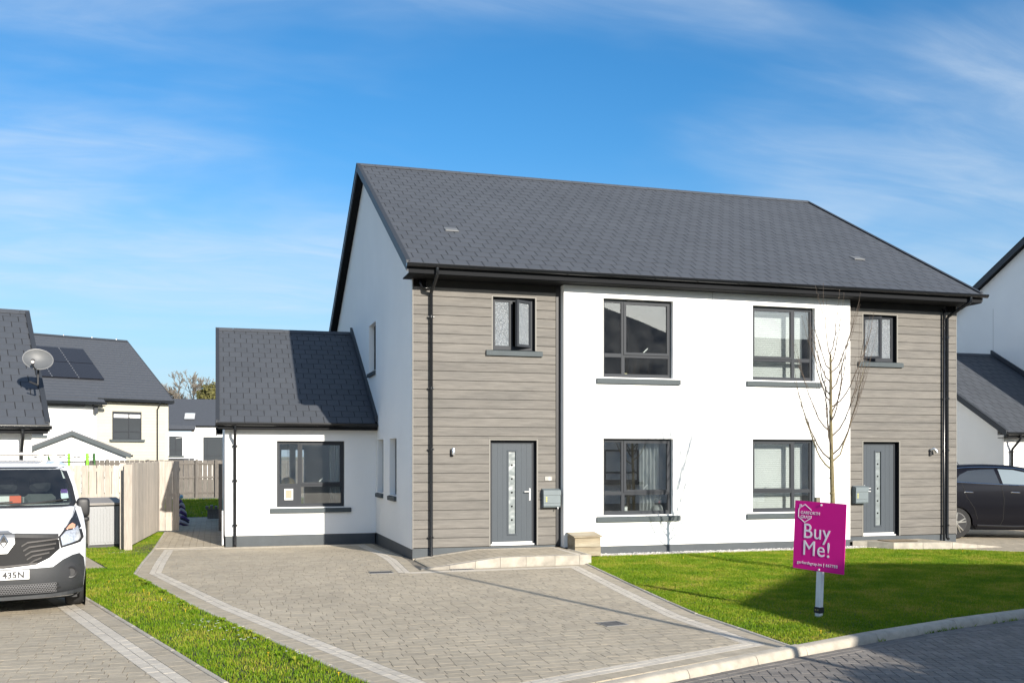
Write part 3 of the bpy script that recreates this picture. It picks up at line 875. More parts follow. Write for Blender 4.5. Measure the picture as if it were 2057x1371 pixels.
def gutter(par, x0, x1, y, z, T=None, r=.058):
    """half-round gutter with a rolled front lip; y,z = centre of its open top"""
    mb = MB(T); pr = []
    for k in range(9):
        t = math.pi*k/8; pr.append((y+r*math.cos(t), z-r*1.05*math.sin(t)))
    pr = pr + [(y-r-.008,z+.004),(y-r-.006,z+.012),(y-r+.006,z+.012),(y-r+.006,z)]
    inner = [(y-(r-.006)*math.cos(math.pi*k/8), z-(r-.006)*1.05*math.sin(math.pi*k/8)) for k in range(9)]
    loop = pr+inner
    n=len(loop)
    vs=[(x0,a,b) for a,b in loop]+[(x1,a,b) for a,b in loop]
    mb.add(vs,[(i,(i+1)%n,n+(i+1)%n,n+i) for i in range(n)])
    ends=pr[:9]
    for xx in (x0,x1): mb.prism([(xx-.004,a,b) for a,b in ends],(.008,0,0))
    g = mb.build('gutter', m_pvc, par, smooth=50)
    x = x0+.35
    while x < x1-.2:
        b=MB(T)
        for k in range(6):
            t0,t1=math.pi*k/6,math.pi*(k+1)/6; R=r+.004
            b.quad((x,y+R*math.cos(t0),z-R*1.05*math.sin(t0)),(x+.035,y+R*math.cos(t0),z-R*1.05*math.sin(t0)),(x+.035,y+R*math.cos(t1),z-R*1.05*math.sin(t1)),(x,y+R*math.cos(t1),z-R*1.05*math.sin(t1)))
        b.build('gutter_bracket', m_pvc, g); x += .95
    return g
def downpipe(par, x, yg, zg, yw, zend, T=None, swan=True, clips=(.9,2.6,4.3), dx=0):
    mb=MB(T); r=.034
    pts=[(x+dx,yg,zg)]
    if swan: pts+=[(x+dx,yg,zg-.10),(x+dx*.8,yg+.03,zg-.14),(x+dx*.1,yw-.03,zg-.37),(x,yw,zg-.42)]
    pts+=[(x,yw,zend+.05),(x,yw-.01,zend+.02),(x,yw-.045,zend)]
    mb.tube(pts,r,10)
    p=mb.build('downpipe', m_pvc, par, smooth=60)
    for z in clips:
        c=MB(T); c.lathe([(r+.009,z-.02),(r+.009,z+.02)],(x,yw,0),10); c.box(x-.062,x-.038,yw-.006,yw+.03,z-.014,z+.014); c.box(x+.038,x+.062,yw-.006,yw+.03,z-.014,z+.014)
        c.build('pipe_clip', m_pvc, p)
        s=MB(T); s.box(x+.045,x+.056,yw-.011,yw-.0062,z-.006,z+.006); s.build('clip_screw', m_chrome, p)
    return p
def verge(par, X, xw, y0, z0, yr, zr, y2, z2, T=None, h=.17, sgn=-1):
    """barge trims and soffits of a gable end at X, wall face xw"""
    for (ya,za,yb,zb,nm) in ((y0,z0,yr,zr,0),(y2,z2,yr,zr,1)):
        mb=MB(T)
        mb.prism([(X-.012*-sgn if False else X,ya,za+.030),(X,yb,zb+.030),(X,yb,zb-h),(X,ya,za-h)],(-sgn*.035,0,0))
        mb.build('bargeboard', m_trim, par)
        mb=MB(T)
        mb.prism([(X-sgn*.036,ya,za-h+.05),(X-sgn*.036,yb,zb-h+.05),(X-sgn*.036,yb,zb-h+.03),(X-sgn*.036,ya,za-h+.03)],(xw-(X-sgn*.036),0,0))
        mb.build('verge_soffit', m_soffit, par)
        mb=MB(T)
        mb.prism([(X-.01*-sgn,ya,za+.032),(X-.01*-sgn,yb,zb+.032),(X-.01*-sgn,yb,zb+.046),(X-.01*-sgn,ya,za+.046)],(-sgn*.09,0,0))
        mb.build('verge_trim', m_frame, par)
def roof_slab(par, x0, x1, y0, z0, yr, zr, y2, z2, T=None, name='roof', mat=None, th=.06):
    mb=MB(T)
    mb.add([(x0,y0,z0),(x1,y0,z0),(x1,yr,zr),(x0,yr,zr),(x1,y2,z2),(x0,y2,z2),
            (x0,y0,z0-th),(x1,y0,z0-th),(x1,yr,zr-th),(x0,yr,zr-th),(x1,y2,z2-th),(x0,y2,z2-th)],
           [(0,1,2,3),(3,2,4,5),(6,9,8,7),(9,11,10,8),(0,6,7,1),(5,4,10,11)])
    return mb.build(name, mat or m_slatebed, par)
def ridge(par, x0, x1, yr, zr, k, T=None, ln=.45):
    x=x0
    while x<x1-.05:
        b=min(x+ln,x1); mb=MB(T); w=.14; mb.rn=rng.random(); dz=rng.uniform(0,.004)
        pr=[(yr-w,zr-w*k+.030),(yr-.012,zr+.043),(yr+.012,zr+.043),(yr+w,zr-w*k+.035),(yr+w,zr-w*k+.02),(yr,zr+.024),(yr-w,zr-w*k+.022)]
        mb.prism([(x+.003,a,c+dz) for a,c in pr],(b-x-.006,0,0))
        mb.build('ridge_tile', m_slate, par)
        x=b
def door(par, x0, x1, z0, z1, yf, mirror=False, T=None):
    H=lambda:MB(T); y=yf+.115; fw=.055
    f=H(); f.box(x0,x0+fw,y-.01,y+.06,z0+.03,z1); f.box(x1-fw,x1,y-.01,y+.06,z0+.03,z1); f.box(x0+fw,x1-fw,y-.01,y+.06,z1-fw,z1)
    d=f.build('door', m_frame, par)
    a,b,c,t=x0+fw+.003,x1-fw-.003,z0+.075,z1-fw-.003
    gx0,gx1=lerp(a,b,.40),lerp(a,b,.60); gz0,gz1=lerp(c,t,.075),lerp(c,t,.925)
    lf=H()
    n=3
    for s0,s1 in ((a,gx0),(gx1,b)):
        for k in range(n):
            u0,u1=lerp(s0,s1,k/n),lerp(s0,s1,(k+1)/n); lf.box(u0+(.0015 if k else 0),u1-(.0015 if k<n-1 else 0),y,y+.044,c,t)
    lf.box(gx0,gx1,y,y+.044,c,gz0); lf.box(gx0,gx1,y,y+.044,gz1,t); lf.box(a,gx0,y+.004,y+.04,c,t) ; lf.box(gx1,b,y+.004,y+.04,c,t)
    lf.build('door_leaf', m_door, d)
    ml=H(); q=.022
    for r in ((gx0-q,gx0+.012,gz0-q,gz1+q),(gx1-.012,gx1+q,gz0-q,gz1+q),(gx0+.012,gx1-.012,gz0-q,gz0+.012),(gx0+.012,gx1-.012,gz1-.012,gz1+q)):
        ml.cbox(r[0],r[1],y-.014,y-.0005,r[2],r[3],.004)
    ml.build('glazing_frame', m_door, d)
    p=H(); p.box(gx0+.001,gx1-.001,y+.016,y+.022,gz0+.001,gz1-.001); p.build('pane', glass('door_frost',.12,(.20,.23,.235),.3,True,nsc=6,lo=.8), d)
    cx=(gx0+gx1)/2
    for k in range(5):
        z=lerp(gz0,gz1,.17+.165*k); s=H(); s.lathe([(.020,y+.0155),(.020,y+.008),(.014,y+.002)],(cx,0,z),12,'y'); s.build('stud', M('dark_stud',(.05,.05,.05),.25,metal=.7), d)
    hx=(b-.045) if not mirror else (a+.045); sg=-1 if not mirror else 1; hz=z0+1.02
    h=H(); h.cbox(hx-.016,hx+.016,y-.012,y-.0005,hz-.12,hz+.13,.004); h.tube([(hx,y-.011,hz+.06),(hx,y-.05,hz+.06),(hx+sg*.02,y-.056,hz+.06),(hx+sg*.13,y-.056,hz+.06)],.010,8)
    h.build('handle', M('satin_handle',(.8,.8,.79),.3,metal=.4), d)
    th=H(); th.box(x0+.002,x1-.002,y-.035,y+.07,z0,z0+.028); th.box(x0+fw,x1-fw,y-.018,y-.0005,z0+.029,z0+.07); th.build('threshold', m_white, d)
    return d

# ------------------------------------------------------------------ the semi-detached pair
HL = 'white and grey-boarded semi-detached pair with long slate roof behind the driveway'
house = root('semi_detached_house', HL, 'house', (0,0,0))
RK = (9.50-5.70)/6.97
YR, ZR, YB = 6.60, 9.50, 13.57
def main_house():
    CY = .184
    # white front block and its gable walls
    ops = [(-2.49,-.919,3.64,5.263),(.962,2.503,3.655,5.263),(-2.49,-.919,.795,2.378),(.962,2.503,.80,2.378)]
    wall_front(MB(), -3.35, 3.40, .165, 5.52, 0, .26, ops).build('front_wall', m_render, house)
    pl=MB(); pl.box(-3.352,3.402,.012,.25,-.1,.1648); pl.build('plinth', m_plinth, house)
    j=MB(); j.box(-.004,.004,-.003,.0005,.17,5.5); j.build('movement_joint', M('joint_mastic',(.42,.42,.41),.8), house)
    top=lambda y: 5.70+RK*((y if y<YR else 2*YR-y)+.37)-.10
    gops=[(4.85,5.95,4.10,5.27),(3.72,4.58,1.17,2.405),(1.98,2.86,1.17,2.40)]
    wall_gable(MB(), -6.43, .28, CY+.024, 12.992, .182, top, gops).build('gable_wall', m_render, house)
    wall_gable(MB(), 6.13, .28, CY+.024, 12.992, .182, top, []).build('gable_wall', m_render, house)
    b=MB(); wall_front(b,-6.15,6.13,-.1,5.5,12.71,12.99,[]); b.build('rear_wall', m_render, house)
    for xa,xb in ((-6.418,-6.15),(6.13,6.40)):
        q=MB(); q.box(xa,xb,CY+.032,12.98,-.15,.1815); q.build('plinth', m_plinth, house)
    for sx,(a,b,c,d) in ((0,gops[0]),(0,gops[1]),(0,gops[2])):
        f=MB(); X=-6.43+.13
        f.box(X,X+.06,a,a+.05,c,d); f.box(X,X+.06,b-.05,b,c,d); f.box(X,X+.06,a+.05,b-.05,c,c+.06); f.box(X,X+.06,a+.05,b-.05,d-.05,d)
        w=f.build('side_window', m_frame, house)
        p=MB(); p.box(X+.022,X+.028,a+.049,b-.049,c+.059,d-.049); p.build('pane', m_glass, w)
        s=MB(); s.prism([(-6.43+.13,a-.0,c-.002),(-6.44,a-.0,c-.02),(-6.49,a-.0,c-.035),(-6.49,a-.0,c-.12),(-6.432,a,c-.12),(-6.432,a,c-.06),(-6.3,a,c-.06)],(0,b-a,0)); s.build('sill', m_sill, w)
    # timber-effect cladding either side of the white block
    for side in (-1,1):
        xa,xb = (-6.425,-3.452) if side<0 else (3.50,6.400)
        dz0=.21
        if side<0: wo=(-4.795,-3.903,4.145,5.215); do=(-4.847,-3.871,.212,2.335)
        else: wo=(3.872,4.762,4.145,5.215); do=(3.872,4.827,.205,2.340)
        bk=MB(); wall_front(bk, xa+.0, xb, -.1 if False else .18, 5.5, CY+.024, CY+.27, [wo,do]); cl=bk.build('cladding_wall', m_gap, house)
        q=MB(); q.box(xa-.003,do[0],CY+.012,CY+.25,-.12,.2); q.box(do[1],xb,CY+.012,CY+.25,-.12,.2); q.box(do[0],do[1],CY+.012,CY+.25,-.12,.2); q.build('plinth', m_plinth, house)
        z=.212; ph=.1835
        while z < 5.34:
            z2=min(z+ph,5.49)
            segs=[(xa+.012,xb-.012)]
            for o in (wo,do):
                t=.028
                if z2-.02 > o[2]-t and z+.01 < o[3]+t:
                    ns=[]
                    for s0,s1 in segs:
                        if s0<o[0]-t: ns.append((s0,min(s1,o[0]-t)))
                        if s1>o[1]+t: ns.append((max(s0,o[1]+t),s1))
                    segs=ns
            strips=[(s0,s1,z,z2) for s0,s1 in segs]
            for o in (wo,do):
                if z < o[3]+.028 < z2-.03 and z2-.02 > o[2]-.028: strips.append((o[0]-.028,o[1]+.028,o[3]+.029,z2))
                if o is wo and z < o[2]-.05 < z2-.005 : strips.append((o[0]-.028,o[1]+.028,z,o[2]-.028))
            for s0,s1,za_,zb_ in strips:
                mb=MB(); mb.rn=rng.random()
                # V-jointed board: face, chamfered arrises
                pr=[(CY+.0235,za_+.001),(CY+.008,za_+.001),(CY,za_+.007),(CY-.001,zb_-.012),(CY+.006,zb_-.005),(CY+.0235,zb_-.005)]
                n=len(pr); vs=[(s0,a,c) for a,c in pr]+[(s1,a,c) for a,c in pr]
                mb.add(vs,[tuple(range(n)),tuple(range(2*n-1,n-1,-1))]+[(i,n+i,n+(i+1)%n,(i+1)%n) for i in range(n)])
                mb.build('board', m_board, cl)
            z+=ph
        tr=MB()
        for o,bot in ((wo,True),(do,False)):
            t=.028
            tr.box(o[0]-t,o[0]-.001,CY-.006,CY+.0232,o[2],o[3]+t); tr.box(o[1]+.001,o[1]+t,CY-.006,CY+.0232,o[2],o[3]+t); tr.box(o[0]-.001,o[1]+.001,CY-.006,CY+.0232,o[3]+.001,o[3]+t)
        ex=xa if side<0 else xb
        tr.box(ex-.006 if side<0 else ex-.012, ex+.0115 if side<0 else ex+.006, CY-.004,CY+.0232,.2,5.49)
        tr.build('board_trim', m_trimboard, cl)
        ct=MB(); 
        if side<0: ct.box(-3.452,-3.352,CY+.004,CY+.15,.18,5.5)
        else: ct.box(3.402,3.50,CY+.004,CY+.15,.18,5.5)
        ct.build('corner_trim', m_black, cl)
        for o in (wo,do):
            for q in ((o[0],o[0]+.008,o[2],o[3]),(o[1]-.008,o[1],o[2],o[3]),(o[0]+.008,o[1]-.008,o[3]-.008,o[3])):
                rv=MB(); rv.box(q[0],q[1],CY-.001,CY+.16,q[2],q[3]); rv.build('reveal_lining', m_soffit, cl)
        window(house, wo[0]+.009, wo[1]-.009, wo[2]+.02, wo[3]-.009, CY, split=.46, mirror=side>0, frost=True, open_sash=1 if side<0 else -1, recess=.10)
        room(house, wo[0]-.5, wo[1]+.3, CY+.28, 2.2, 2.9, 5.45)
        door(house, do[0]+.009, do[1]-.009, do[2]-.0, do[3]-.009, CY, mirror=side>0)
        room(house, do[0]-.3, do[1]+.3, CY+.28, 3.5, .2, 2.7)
    # front windows
    for k,(a,b,c,d) in enumerate(ops):
        w=window(house,a+.001,b-.001,c+.001,d-.001,0,split=.305 if k%2==0 else .315,mirror=(k%2==1),trans=.285)
        if k%2==1: blind(w,a+.09,b-.30,c+.05,d-.09,.36); blind(w,b-.29,b-.09,c+.05,d-.09,.37)
        wb=MB(); wb.box(a-.05,b+.05,.262,.44,c-.0,c+.028); wb.build('window_board', m_white, w)
        x0,x1=(-3.2,-.12) if k%2==0 else (.12,3.25)
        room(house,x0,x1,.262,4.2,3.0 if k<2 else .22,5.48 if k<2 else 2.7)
        if k==2:
            mb=MB(); N=40
            for i in range(N):
                t0,t1=i/N,(i+1)/N; X=lambda t: -1.52+.46*t; Y=lambda t: .36+.035*math.sin(t*34)
                mb.quad((X(t0),Y(t0),.75),(X(t1),Y(t1),.75),(X(t1),Y(t1),2.4),(X(t0),Y(t0),2.4))
            mb.build('curtain', m_fabric, w, smooth=80)
        if k==0:
            v=MB(); v.box(a+.55,a+.95,.07,.1045,d-.03,d-.012); v.build('trickle_vent', m_black, w)
    # roof
    rf=roof_slab(house,-6.63,6.63,-.37,5.70,YR,ZR,YB,5.70)
    vents=[(-5.30,1.72),(4.72,1.60)]
    slates(rf,-6.62,6.62,-.40,5.70-.03*RK,YR-.02,ZR-.012,limit=190)
    for vx,vy in vents:
        z=5.70+RK*(vy+.37); mb=MB(); p=math.atan(RK)
        c,s_=math.cos(p),math.sin(p)
        q=lambda x,u,n: (vx+x, vy+u*c-n*s_, z+u*s_+n*c)
        mb.add([q(-.15,-.13,.022),(q(.15,-.13,.022)),q(.15,.14,.018),q(-.15,.14,.018),q(-.14,-.12,.045),q(.14,-.12,.045),q(.13,.10,.030),q(-.13,.10,.030)],
               [(4,5,6,7),(0,1,5,4),(1,2,6,5),(2,3,7,6),(3,0,4,7)])
        mb.build('roof_vent', M('vent_grey',(.13,.135,.14),.6), rf)
    ridge(rf,-6.64,6.64,YR,ZR,RK)
    verge(house,-6.65,-6.431,-.37,5.70,YR,ZR,YB,5.70)
    verge(house,6.65,6.409,-.37,5.70,YR,ZR,YB,5.70,sgn=1)
    fb=MB(); fb.box(-6.61,6.61,-.385,-.362,5.50,5.685); fb.build('fascia', m_soffit, house)
    sf=MB(); sf.box(-6.60,6.60,-.361,.30,5.49,5.512); sf.build('soffit', m_soffit, house)
    gutter(house,-6.66,6.70,-.452,5.665)
    downpipe(house,-6.07,-.452,5.61,.118,.02,clips=(.42,2.15,3.35,4.75))
    downpipe(house,6.09,-.452,5.61,.118,.10,clips=(.42,2.15,3.35,4.75),dx=.16)
    for x,sx in ((-6.16,-1),(6.0,-1)):
        ov=MB(); z=5.30
        ov.tube([(x+sx*.12,.17,z+.14),(x+sx*.12,.13,z+.14),(x+sx*.12,.118,z+.10),(x+sx*.10,.118,z+.03),(x+sx*.05,.118,z),(x+.03,.118,z+.01)] if x<0 else [(x,.17,z+.1),(x,.118,z+.08),(x,.118,.1)], .028, 8)
        ov.build('overflow_pipe', m_pvc, house, smooth=60)
main_house()

def side_wing(par, T=None, off=(0,0,0), front=True, limit=300):
    """single-storey wing on the left gable"""
    k=(5.46-2.80)/(9.10-4.53); yr,zr,yb=9.10,5.46,13.67
    H=lambda:MB(T)
    op=(-8.755,-7.181,.815,2.372)
    wall_front(H(),-9.92,-6.432,.17,2.72,4.83,5.07,[op] if front else []).build('wing_wall', m_render, par)
    top=lambda y: 2.80+k*((y if y<yr else 2*yr-y)-4.53)-.10
    wall_gable(H(),-9.92,.24,5.071,13.3,.17,top,[]).build('wing_gable_wall', m_render, par)
    q=H(); q.box(-9.908,-6.45,4.842,5.05,-.25,.1698); q.box(-9.908,-9.69,5.051,13.3,-.25,.1698); q.build('plinth', m_plinth, par)
    b=H(); wall_front(b,-9.68,-6.45,-.1,2.7,13.1,13.3,[(-8.58,-8.33,.25,2.21),(-8.14,-7.88,.25,2.21),(-7.70,-7.43,.25,2.21)]); b.build('wing_rear_wall', m_render, par)
    rf=roof_slab(par,-10.10,-6.433,4.53,2.80,yr,zr,yb,2.80,T,name='wing_roof')
    slates(rf,-10.09,-6.47,4.50,2.80-.03*k,yr-.02,zr-.012,T=off,limit=limit)
    ridge(rf,-10.12,-6.44,yr,zr,k,T)
    verge(par,-10.12,-9.921,4.53,2.80,yr,zr,yb,2.80,T,h=.14)
    fl=H(); fl.prism([(-6.50,4.5,2.80+.03),(-6.50,yr,zr+.03),(-6.50,yr,zr+.17),(-6.50,4.5,2.80+.17)],(.065,0,0)); fl.build('flashing', m_trim, par)
    fb=H(); fb.box(-10.08,-6.44,4.515,4.538,2.64,2.785); fb.build('fascia', m_soffit, par)
    sf=H(); sf.box(-10.07,-6.44,4.539,4.90,2.63,2.65); sf.build('soffit', m_soffit, par)
    gutter(par,-10.13,-6.45,4.452,2.765,T)
    downpipe(par,-9.70,4.452,2.71,4.765,0.0 if not front else -.06,T,clips=(.42,1.45,2.25))
    if front:
        w=window(par,op[0]+.001,op[1]-.001,op[2]+.001,op[3]-.001,4.83,split=.335,trans=.33,panel=True)
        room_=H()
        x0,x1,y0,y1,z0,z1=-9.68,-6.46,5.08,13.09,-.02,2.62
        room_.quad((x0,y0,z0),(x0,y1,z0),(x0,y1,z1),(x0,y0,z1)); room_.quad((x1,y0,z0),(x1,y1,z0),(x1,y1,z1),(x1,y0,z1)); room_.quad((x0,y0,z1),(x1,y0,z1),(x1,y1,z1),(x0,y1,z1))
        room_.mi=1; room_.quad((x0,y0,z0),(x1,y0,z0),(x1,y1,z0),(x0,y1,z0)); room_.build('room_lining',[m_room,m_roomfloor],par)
        mb=MB()
        for i in range(24):
            t0,t1=i/24,(i+1)/24; X=lambda t: -7.5+.26*t; Y=lambda t: 5.16+.03*math.sin(t*28)
            mb.quad((X(t0),Y(t0),.8),(X(t1),Y(t1),.8),(X(t1),Y(t1),2.4),(X(t0),Y(t0),2.4))
        mb.build('curtain', m_fabric, w, smooth=80)
        wp=MB(); wp.tube([(-9.97,5.0,.75),(-9.97,5.0,.02),(-9.97,4.98,-.05)],.022,8); wp.build('waste_pipe', m_white, par, smooth=60)
side_wing(house, limit=110)

# copper lamp shade hanging inside the wing
lp=root('pendant_lamp','domed brass lamp shade hanging inside the window with the cat flap','lamp',(-8.42,6.0,1.28))
mb=MB(); mb.lathe([(.20,1.28),(.195,1.33),(.165,1.41),(.10,1.47),(.03,1.50)],(-8.42,6.0,0),20); mb.build('lamp_shade', M('brass',(.45,.33,.14),.3,metal=.8), lp, smooth=50)
mb=MB(); mb.tube([(-8.42,6.0,1.501),(-8.42,6.0,2.61)],.006,5); mb.build('cord', m_black, lp)

# small things on the window boards
jr=root('white_jar','small white jar standing inside the lower left front window','jar',(-1.86,.34,.824))
mb=MB(); mb.lathe([(.045,.824),(.05,.84),(.05,.935),(.045,.945)],(-1.86,.34,0),14); mb.build('jar_body',m_white,jr,smooth=50)
mb=MB(); mb.lathe([(.046,.9452),(.047,.96),(.04,.966)],(-1.86,.34,0),14); mb.build('lid',M('jar_lid',(.30,.30,.29),.4),jr,smooth=50)
cn=root('yellow_carton','tiny pale yellow carton standing inside the upper left front window','carton',(-1.86,.34,3.669))
mb=MB(); mb.cbox(-1.90,-1.83,.31,.37,3.669,3.76,.004); mb.build('carton_body',M('carton_yellow',(.65,.58,.35),.6),cn)
pt=root('plush_toy','pale fluffy toy with pink nose sitting in the lower left front window','toy',(-1.12,.33,.824))
mb=MB(); mb.lathe([(.07,.824),(.12,.87),(.10,.95),(.06,.99)],(-1.12,.33,0),14); mb.build('toy_body',m_fabric,pt,smooth=60)
mb=MB(); mb.lathe([(.03,.985),(.075,1.02),(.08,1.07),(.05,1.12),(.01,1.13)],(-1.12,.33,0),14); mb.build('toy_head',M('grey_plush',(.16,.17,.17),.9),pt,smooth=60)
for q in (-.055,.055):
    mb=MB(); mb.lathe([(.028,1.115),(.02,1.15),(.004,1.18)],(-1.12+q,.33,0),8); mb.build('ear',m_fabric,pt,smooth=60)
mb=MB(); mb.lathe([(.022,.235),(.018,.25)],(-1.12,0,1.045),10,'y'); mb.build('nose',M('pink_felt',(.6,.25,.28),.8),pt)

# entrance ramp and step
def entrance():
    # the left one: platform with a ramp falling to the left
    zt=.165
    def ztop(x): return zt if x>-5.15 else max(.004, zt*(1-(-5.15-x)/1.35))
    mb=MB()
    X=[-6.46,-6.2,-5.9,-5.5,-5.15,-3.43]; vs=[]
    for x in X: vs += [(x,-1.58,ztop(x)-.028),(x,.19,ztop(x)-.028)]
    for x in X: vs += [(x,-1.58,-.08),(x,.19,-.08)]
    n=len(X); fs=[(2*i,2*i+2,2*i+3,2*i+1) for i in range(n-1)]+[(2*i,2*(n+i),2*(n+i)+2,2*i+2) for i in range(n-1)]+[(2*n-2,2*n-1,4*n-1,4*n-2)]
    mb.add(vs,fs)
    en=mb.build('entrance_ramp', m_joint); en['kind']='structure'
    zf=lambda x,y: ztop(x)
    b=course([(-6.40,-1.50),(-5.15,-1.50),(-3.52,-1.50)],0,.1,.2,1)
    b+=course([(-6.40,.0),(-5.15,.0),(-3.52,.0)],0,.1,.2,1)
    b+=course([(-3.61,-1.39),(-3.61,-.005)],-.1,0,.2,1)
    b+=field([(-6.44,-1.39),(-5.15,-1.39),(-3.62,-1.39),(-3.62,-.008),(-6.44,-.008)],0,rows=.155,lens=(.155,.2,.245),ang=RAD(90),seed=21)
    b+=field([(-6.44,.105),(-3.44,.105),(-3.44,.182),(-6.44,.182)],0,rows=.09,seed=22)
    b+=course([(-3.51,-1.50),(-3.51,.1)],-.08,0,.2,0)
    lay(b,[m_pav,m_pavl],en,'paving_block','far_paving_blocks',limit=150,zf=zf,tilt=.0006)
    # pale kerb stones that face the step
    xs=[-6.62,-6.1,-5.62,-5.15,-4.66,-4.1,-3.62,-3.38]
    for a,c in zip(xs[:-1],xs[1:]):
        k=MB(); k.rn=rng.random()
        za,zc=ztop(a)+.006,ztop(c)+.006
        k.prism([(a+.003,-1.625,-.06),(c-.003,-1.625,-.06),(c-.003,-1.625,zc-.012),(c-.003,-1.61,zc),(a+.003,-1.61,za),(a+.003,-1.625,za-.012)] if False else [(a+.003,-1.625,-.06),(c-.003,-1.625,-.06),(c-.003,-1.625,zc),(a+.003,-1.625,za)],(0,.115,0))
        k.build('kerb_stone', M('pale_step_stone',(.42,.385,.32),.85,var=.08,ns=5,na=.28,bump=.3,bs=60,tint=(.30,.275,.235)), en)
    k=MB(); k.box(-3.43,-3.378,-1.508,.0-.4,-.06,zt+.006); k.build('kerb_stone', MATS['pale_step_stone'], en)
    # the right one: a low step and a ramp falling to the right
    z2=.13
    zr=lambda x: z2 if x<5.3 else max(.004,z2*(1-(x-5.3)/1.3))
    P=[(3.70,-.20),(3.98,-.72),(5.3,-.98),(6.6,-1.02),(6.6,.19),(3.45,.19),(3.45,-.02)]
    mb=MB(); pts,_,fs,*_=geometry.delaunay_2d_cdt([Vector(p) for p in P]+[Vector((5.3,.19))],[(2,7)],[list(range(7))],1,1e-5)
    mb.add([(p.x,p.y,zr(p.x)-.028) for p in pts],[tuple(f) for f in fs])
    es=mb.build('entrance_step', m_joint); es['kind']='structure'
    inn=closed_offset(P,.11)
    lay(field(inn,0,rows=.155,lens=(.155,.2,.245),seed=23),[m_pav],es,'paving_block','far_paving_blocks',limit=120,zf=lambda x,y:zr(x),tilt=.0006)
    for i in (6,0,1,2):
        a,c=P[i],P[(i+1)%7]; o=closed_offset(P,.108); d,e=o[(i+1)%7],o[i]
        L=math.dist(a,c); nn=max(1,round(L/.6))
        for j in range(nn):
            t0,t1=j/nn+.003,(j+1)/nn-.003; Q=lambda p,q,t:(lerp(p[0],q[0],t),lerp(p[1],q[1],t))
            k=MB(); k.rn=rng.random(); pp=[Q(a,c,t0),Q(a,c,t1),Q(e,d,t1),Q(e,d,t0)]
            k.add([(p[0],p[1],-.06) for p in pp]+[(p[0],p[1],zr(p[0])+.005) for p in pp],[(4,5,6,7),(0,1,5,4),(1,2,6,5),(2,3,7,6),(3,0,4,7)])
            k.build('kerb_stone', MATS['pale_step_stone'], es)
entrance()

# ------------------------------------------------------------------ text
def text_mesh(body, size, mat, spacing=1.0, depth=.002, bold=0.0, align='LEFT'):
    cu = bpy.data.curves.new('lettering','FONT'); cu.body=body; cu.size=size; cu.extrude=depth; cu.space_character=spacing; cu.offset=bold; cu.align_x=align; cu.resolution_u=3
    o = bpy.data.objects.new('lettering_source',cu); COL.objects.link(o)
    dg = bpy.context.evaluated_depsgraph_get(); me = bpy.data.meshes.new_from_object(o.evaluated_get(dg))
    bpy.data.objects.remove(o); bpy.data.curves.remove(cu)
    me.materials.clear(); me.materials.append(mat)
    return me

# ------------------------------------------------------------------ fittings on the front
m_box = M('letterbox_paint',(.135,.165,.178),.5,na=.05)
def mailbox(x0,x1,z0,z1,label,mirror):
    r=root('mailbox',label,'mailbox',((x0+x1)/2,.18,z0),'wall mailboxes beside the front doors')
    y0,y1=.045,.182; h=z1-z0
    zs=[z0,z0+h*.23,z0+h*.66]
    mb=MB()
    mb.prism([(x0,y1,z0),(x0,y0+.02,z0),(x0,y0,z0+.03),(x0,y0,z0+h*.226),(x0,y1,z0+h*.226)],(x1-x0,0,0))
    mb.box(x0,x1,y0,y1,z0+h*.236,z0+h*.655); mb.build('box_body',m_box,r)
    ld=MB(); ld.prism([(x0-.006,y1,z0+h*.666),(x0-.006,y0-.012,z0+h*.666),(x0-.006,y0-.012,z0+h*.92),(x0-.006,y1,z1)],(x1-x0+.012,0,0)); ld.build('lid',m_box,r)
    cx=x0+.06 if not mirror else x0+.05
    for k in range(3):
        s=MB(); zc=z0+h*(.34+.10*k); s.box(cx-.016,cx+.016,y0-.003,y0-.0003,zc-.014,zc+.014); s.build('sticker',M('yellow_sticker',(.42,.40,.12),.6),r)
    s=MB(); s.tube([(x1-.06,y0,z0+.008),(x1-.06,y0-.02,z0-.03)] if not mirror else [(x1-.01,y0-.001,z1-.12),(x1+.05,y0-.02,z1-.125)],.010,6); s.build('newspaper_holder' if not mirror else 'flag',m_white,r)
mailbox(-3.765,-3.405,.975,1.355,'grey mailbox with yellow stickers left of the white wall, by the left front door',False)
mailbox(3.585,3.905,.955,1.35,'grey mailbox beside the right front door, partly above the purple sign',True)
hn=root('house_number','small metal house number plaque above the left grey mailbox','number plaque',(-3.62,.18,1.52))
mb=MB(); mb.cbox(-3.70,-3.54,.17,.1805,1.515,1.605,.004); mb.build('plate',M('brushed_plate',(.32,.31,.29),.35,metal=.5),hn)
link('numeral',text_mesh('6',.10,m_white,bold=.002),hn,(-3.625,.168,1.524),(RAD(90),0,0))
def wall_light(x,z,label,tilt):
    r=root('wall_light',label,'wall light',(x,.18,z-.08),'outdoor wall lights on the boarding')
    mb=MB(); mb.cbox(x-.03,x+.03,.145,.1805,z-.08,z+.03,.01); mb.build('back_box',m_black,r)
    mb=MB(); 
    if not tilt: mb.lathe([(.034,z-.05),(.036,z-.04),(.036,z+.075),(.028,z+.09)],(x+.02,.105,0),14)
    else: mb.tube([(x-.01,.14,z+.05),(x+.03,.10,z+.085),(x+.085,.08,z+.05),(x+.10,.075,z-.01)],[.028,.036,.038,.036],12)
    mb.build('lamp_body',M('stainless',(.70,.70,.70),.25,metal=.85),r,smooth=50)
wall_light(-5.645,2.09,'small upright steel wall light left of the left front door',False)
wall_light(5.665,2.10,'small angled steel wall light right of the right front door',True)

dm=MB(); dm.cbox(4.05,4.78,-.52,-.08,.134,.150,.006)
tag(dm.build('doormat',M('coir',(.26,.20,.13),.95,na=.3,ns=40,bump=.6,bs=200)),'brown coir doormat lying in front of the right front door','doormat')

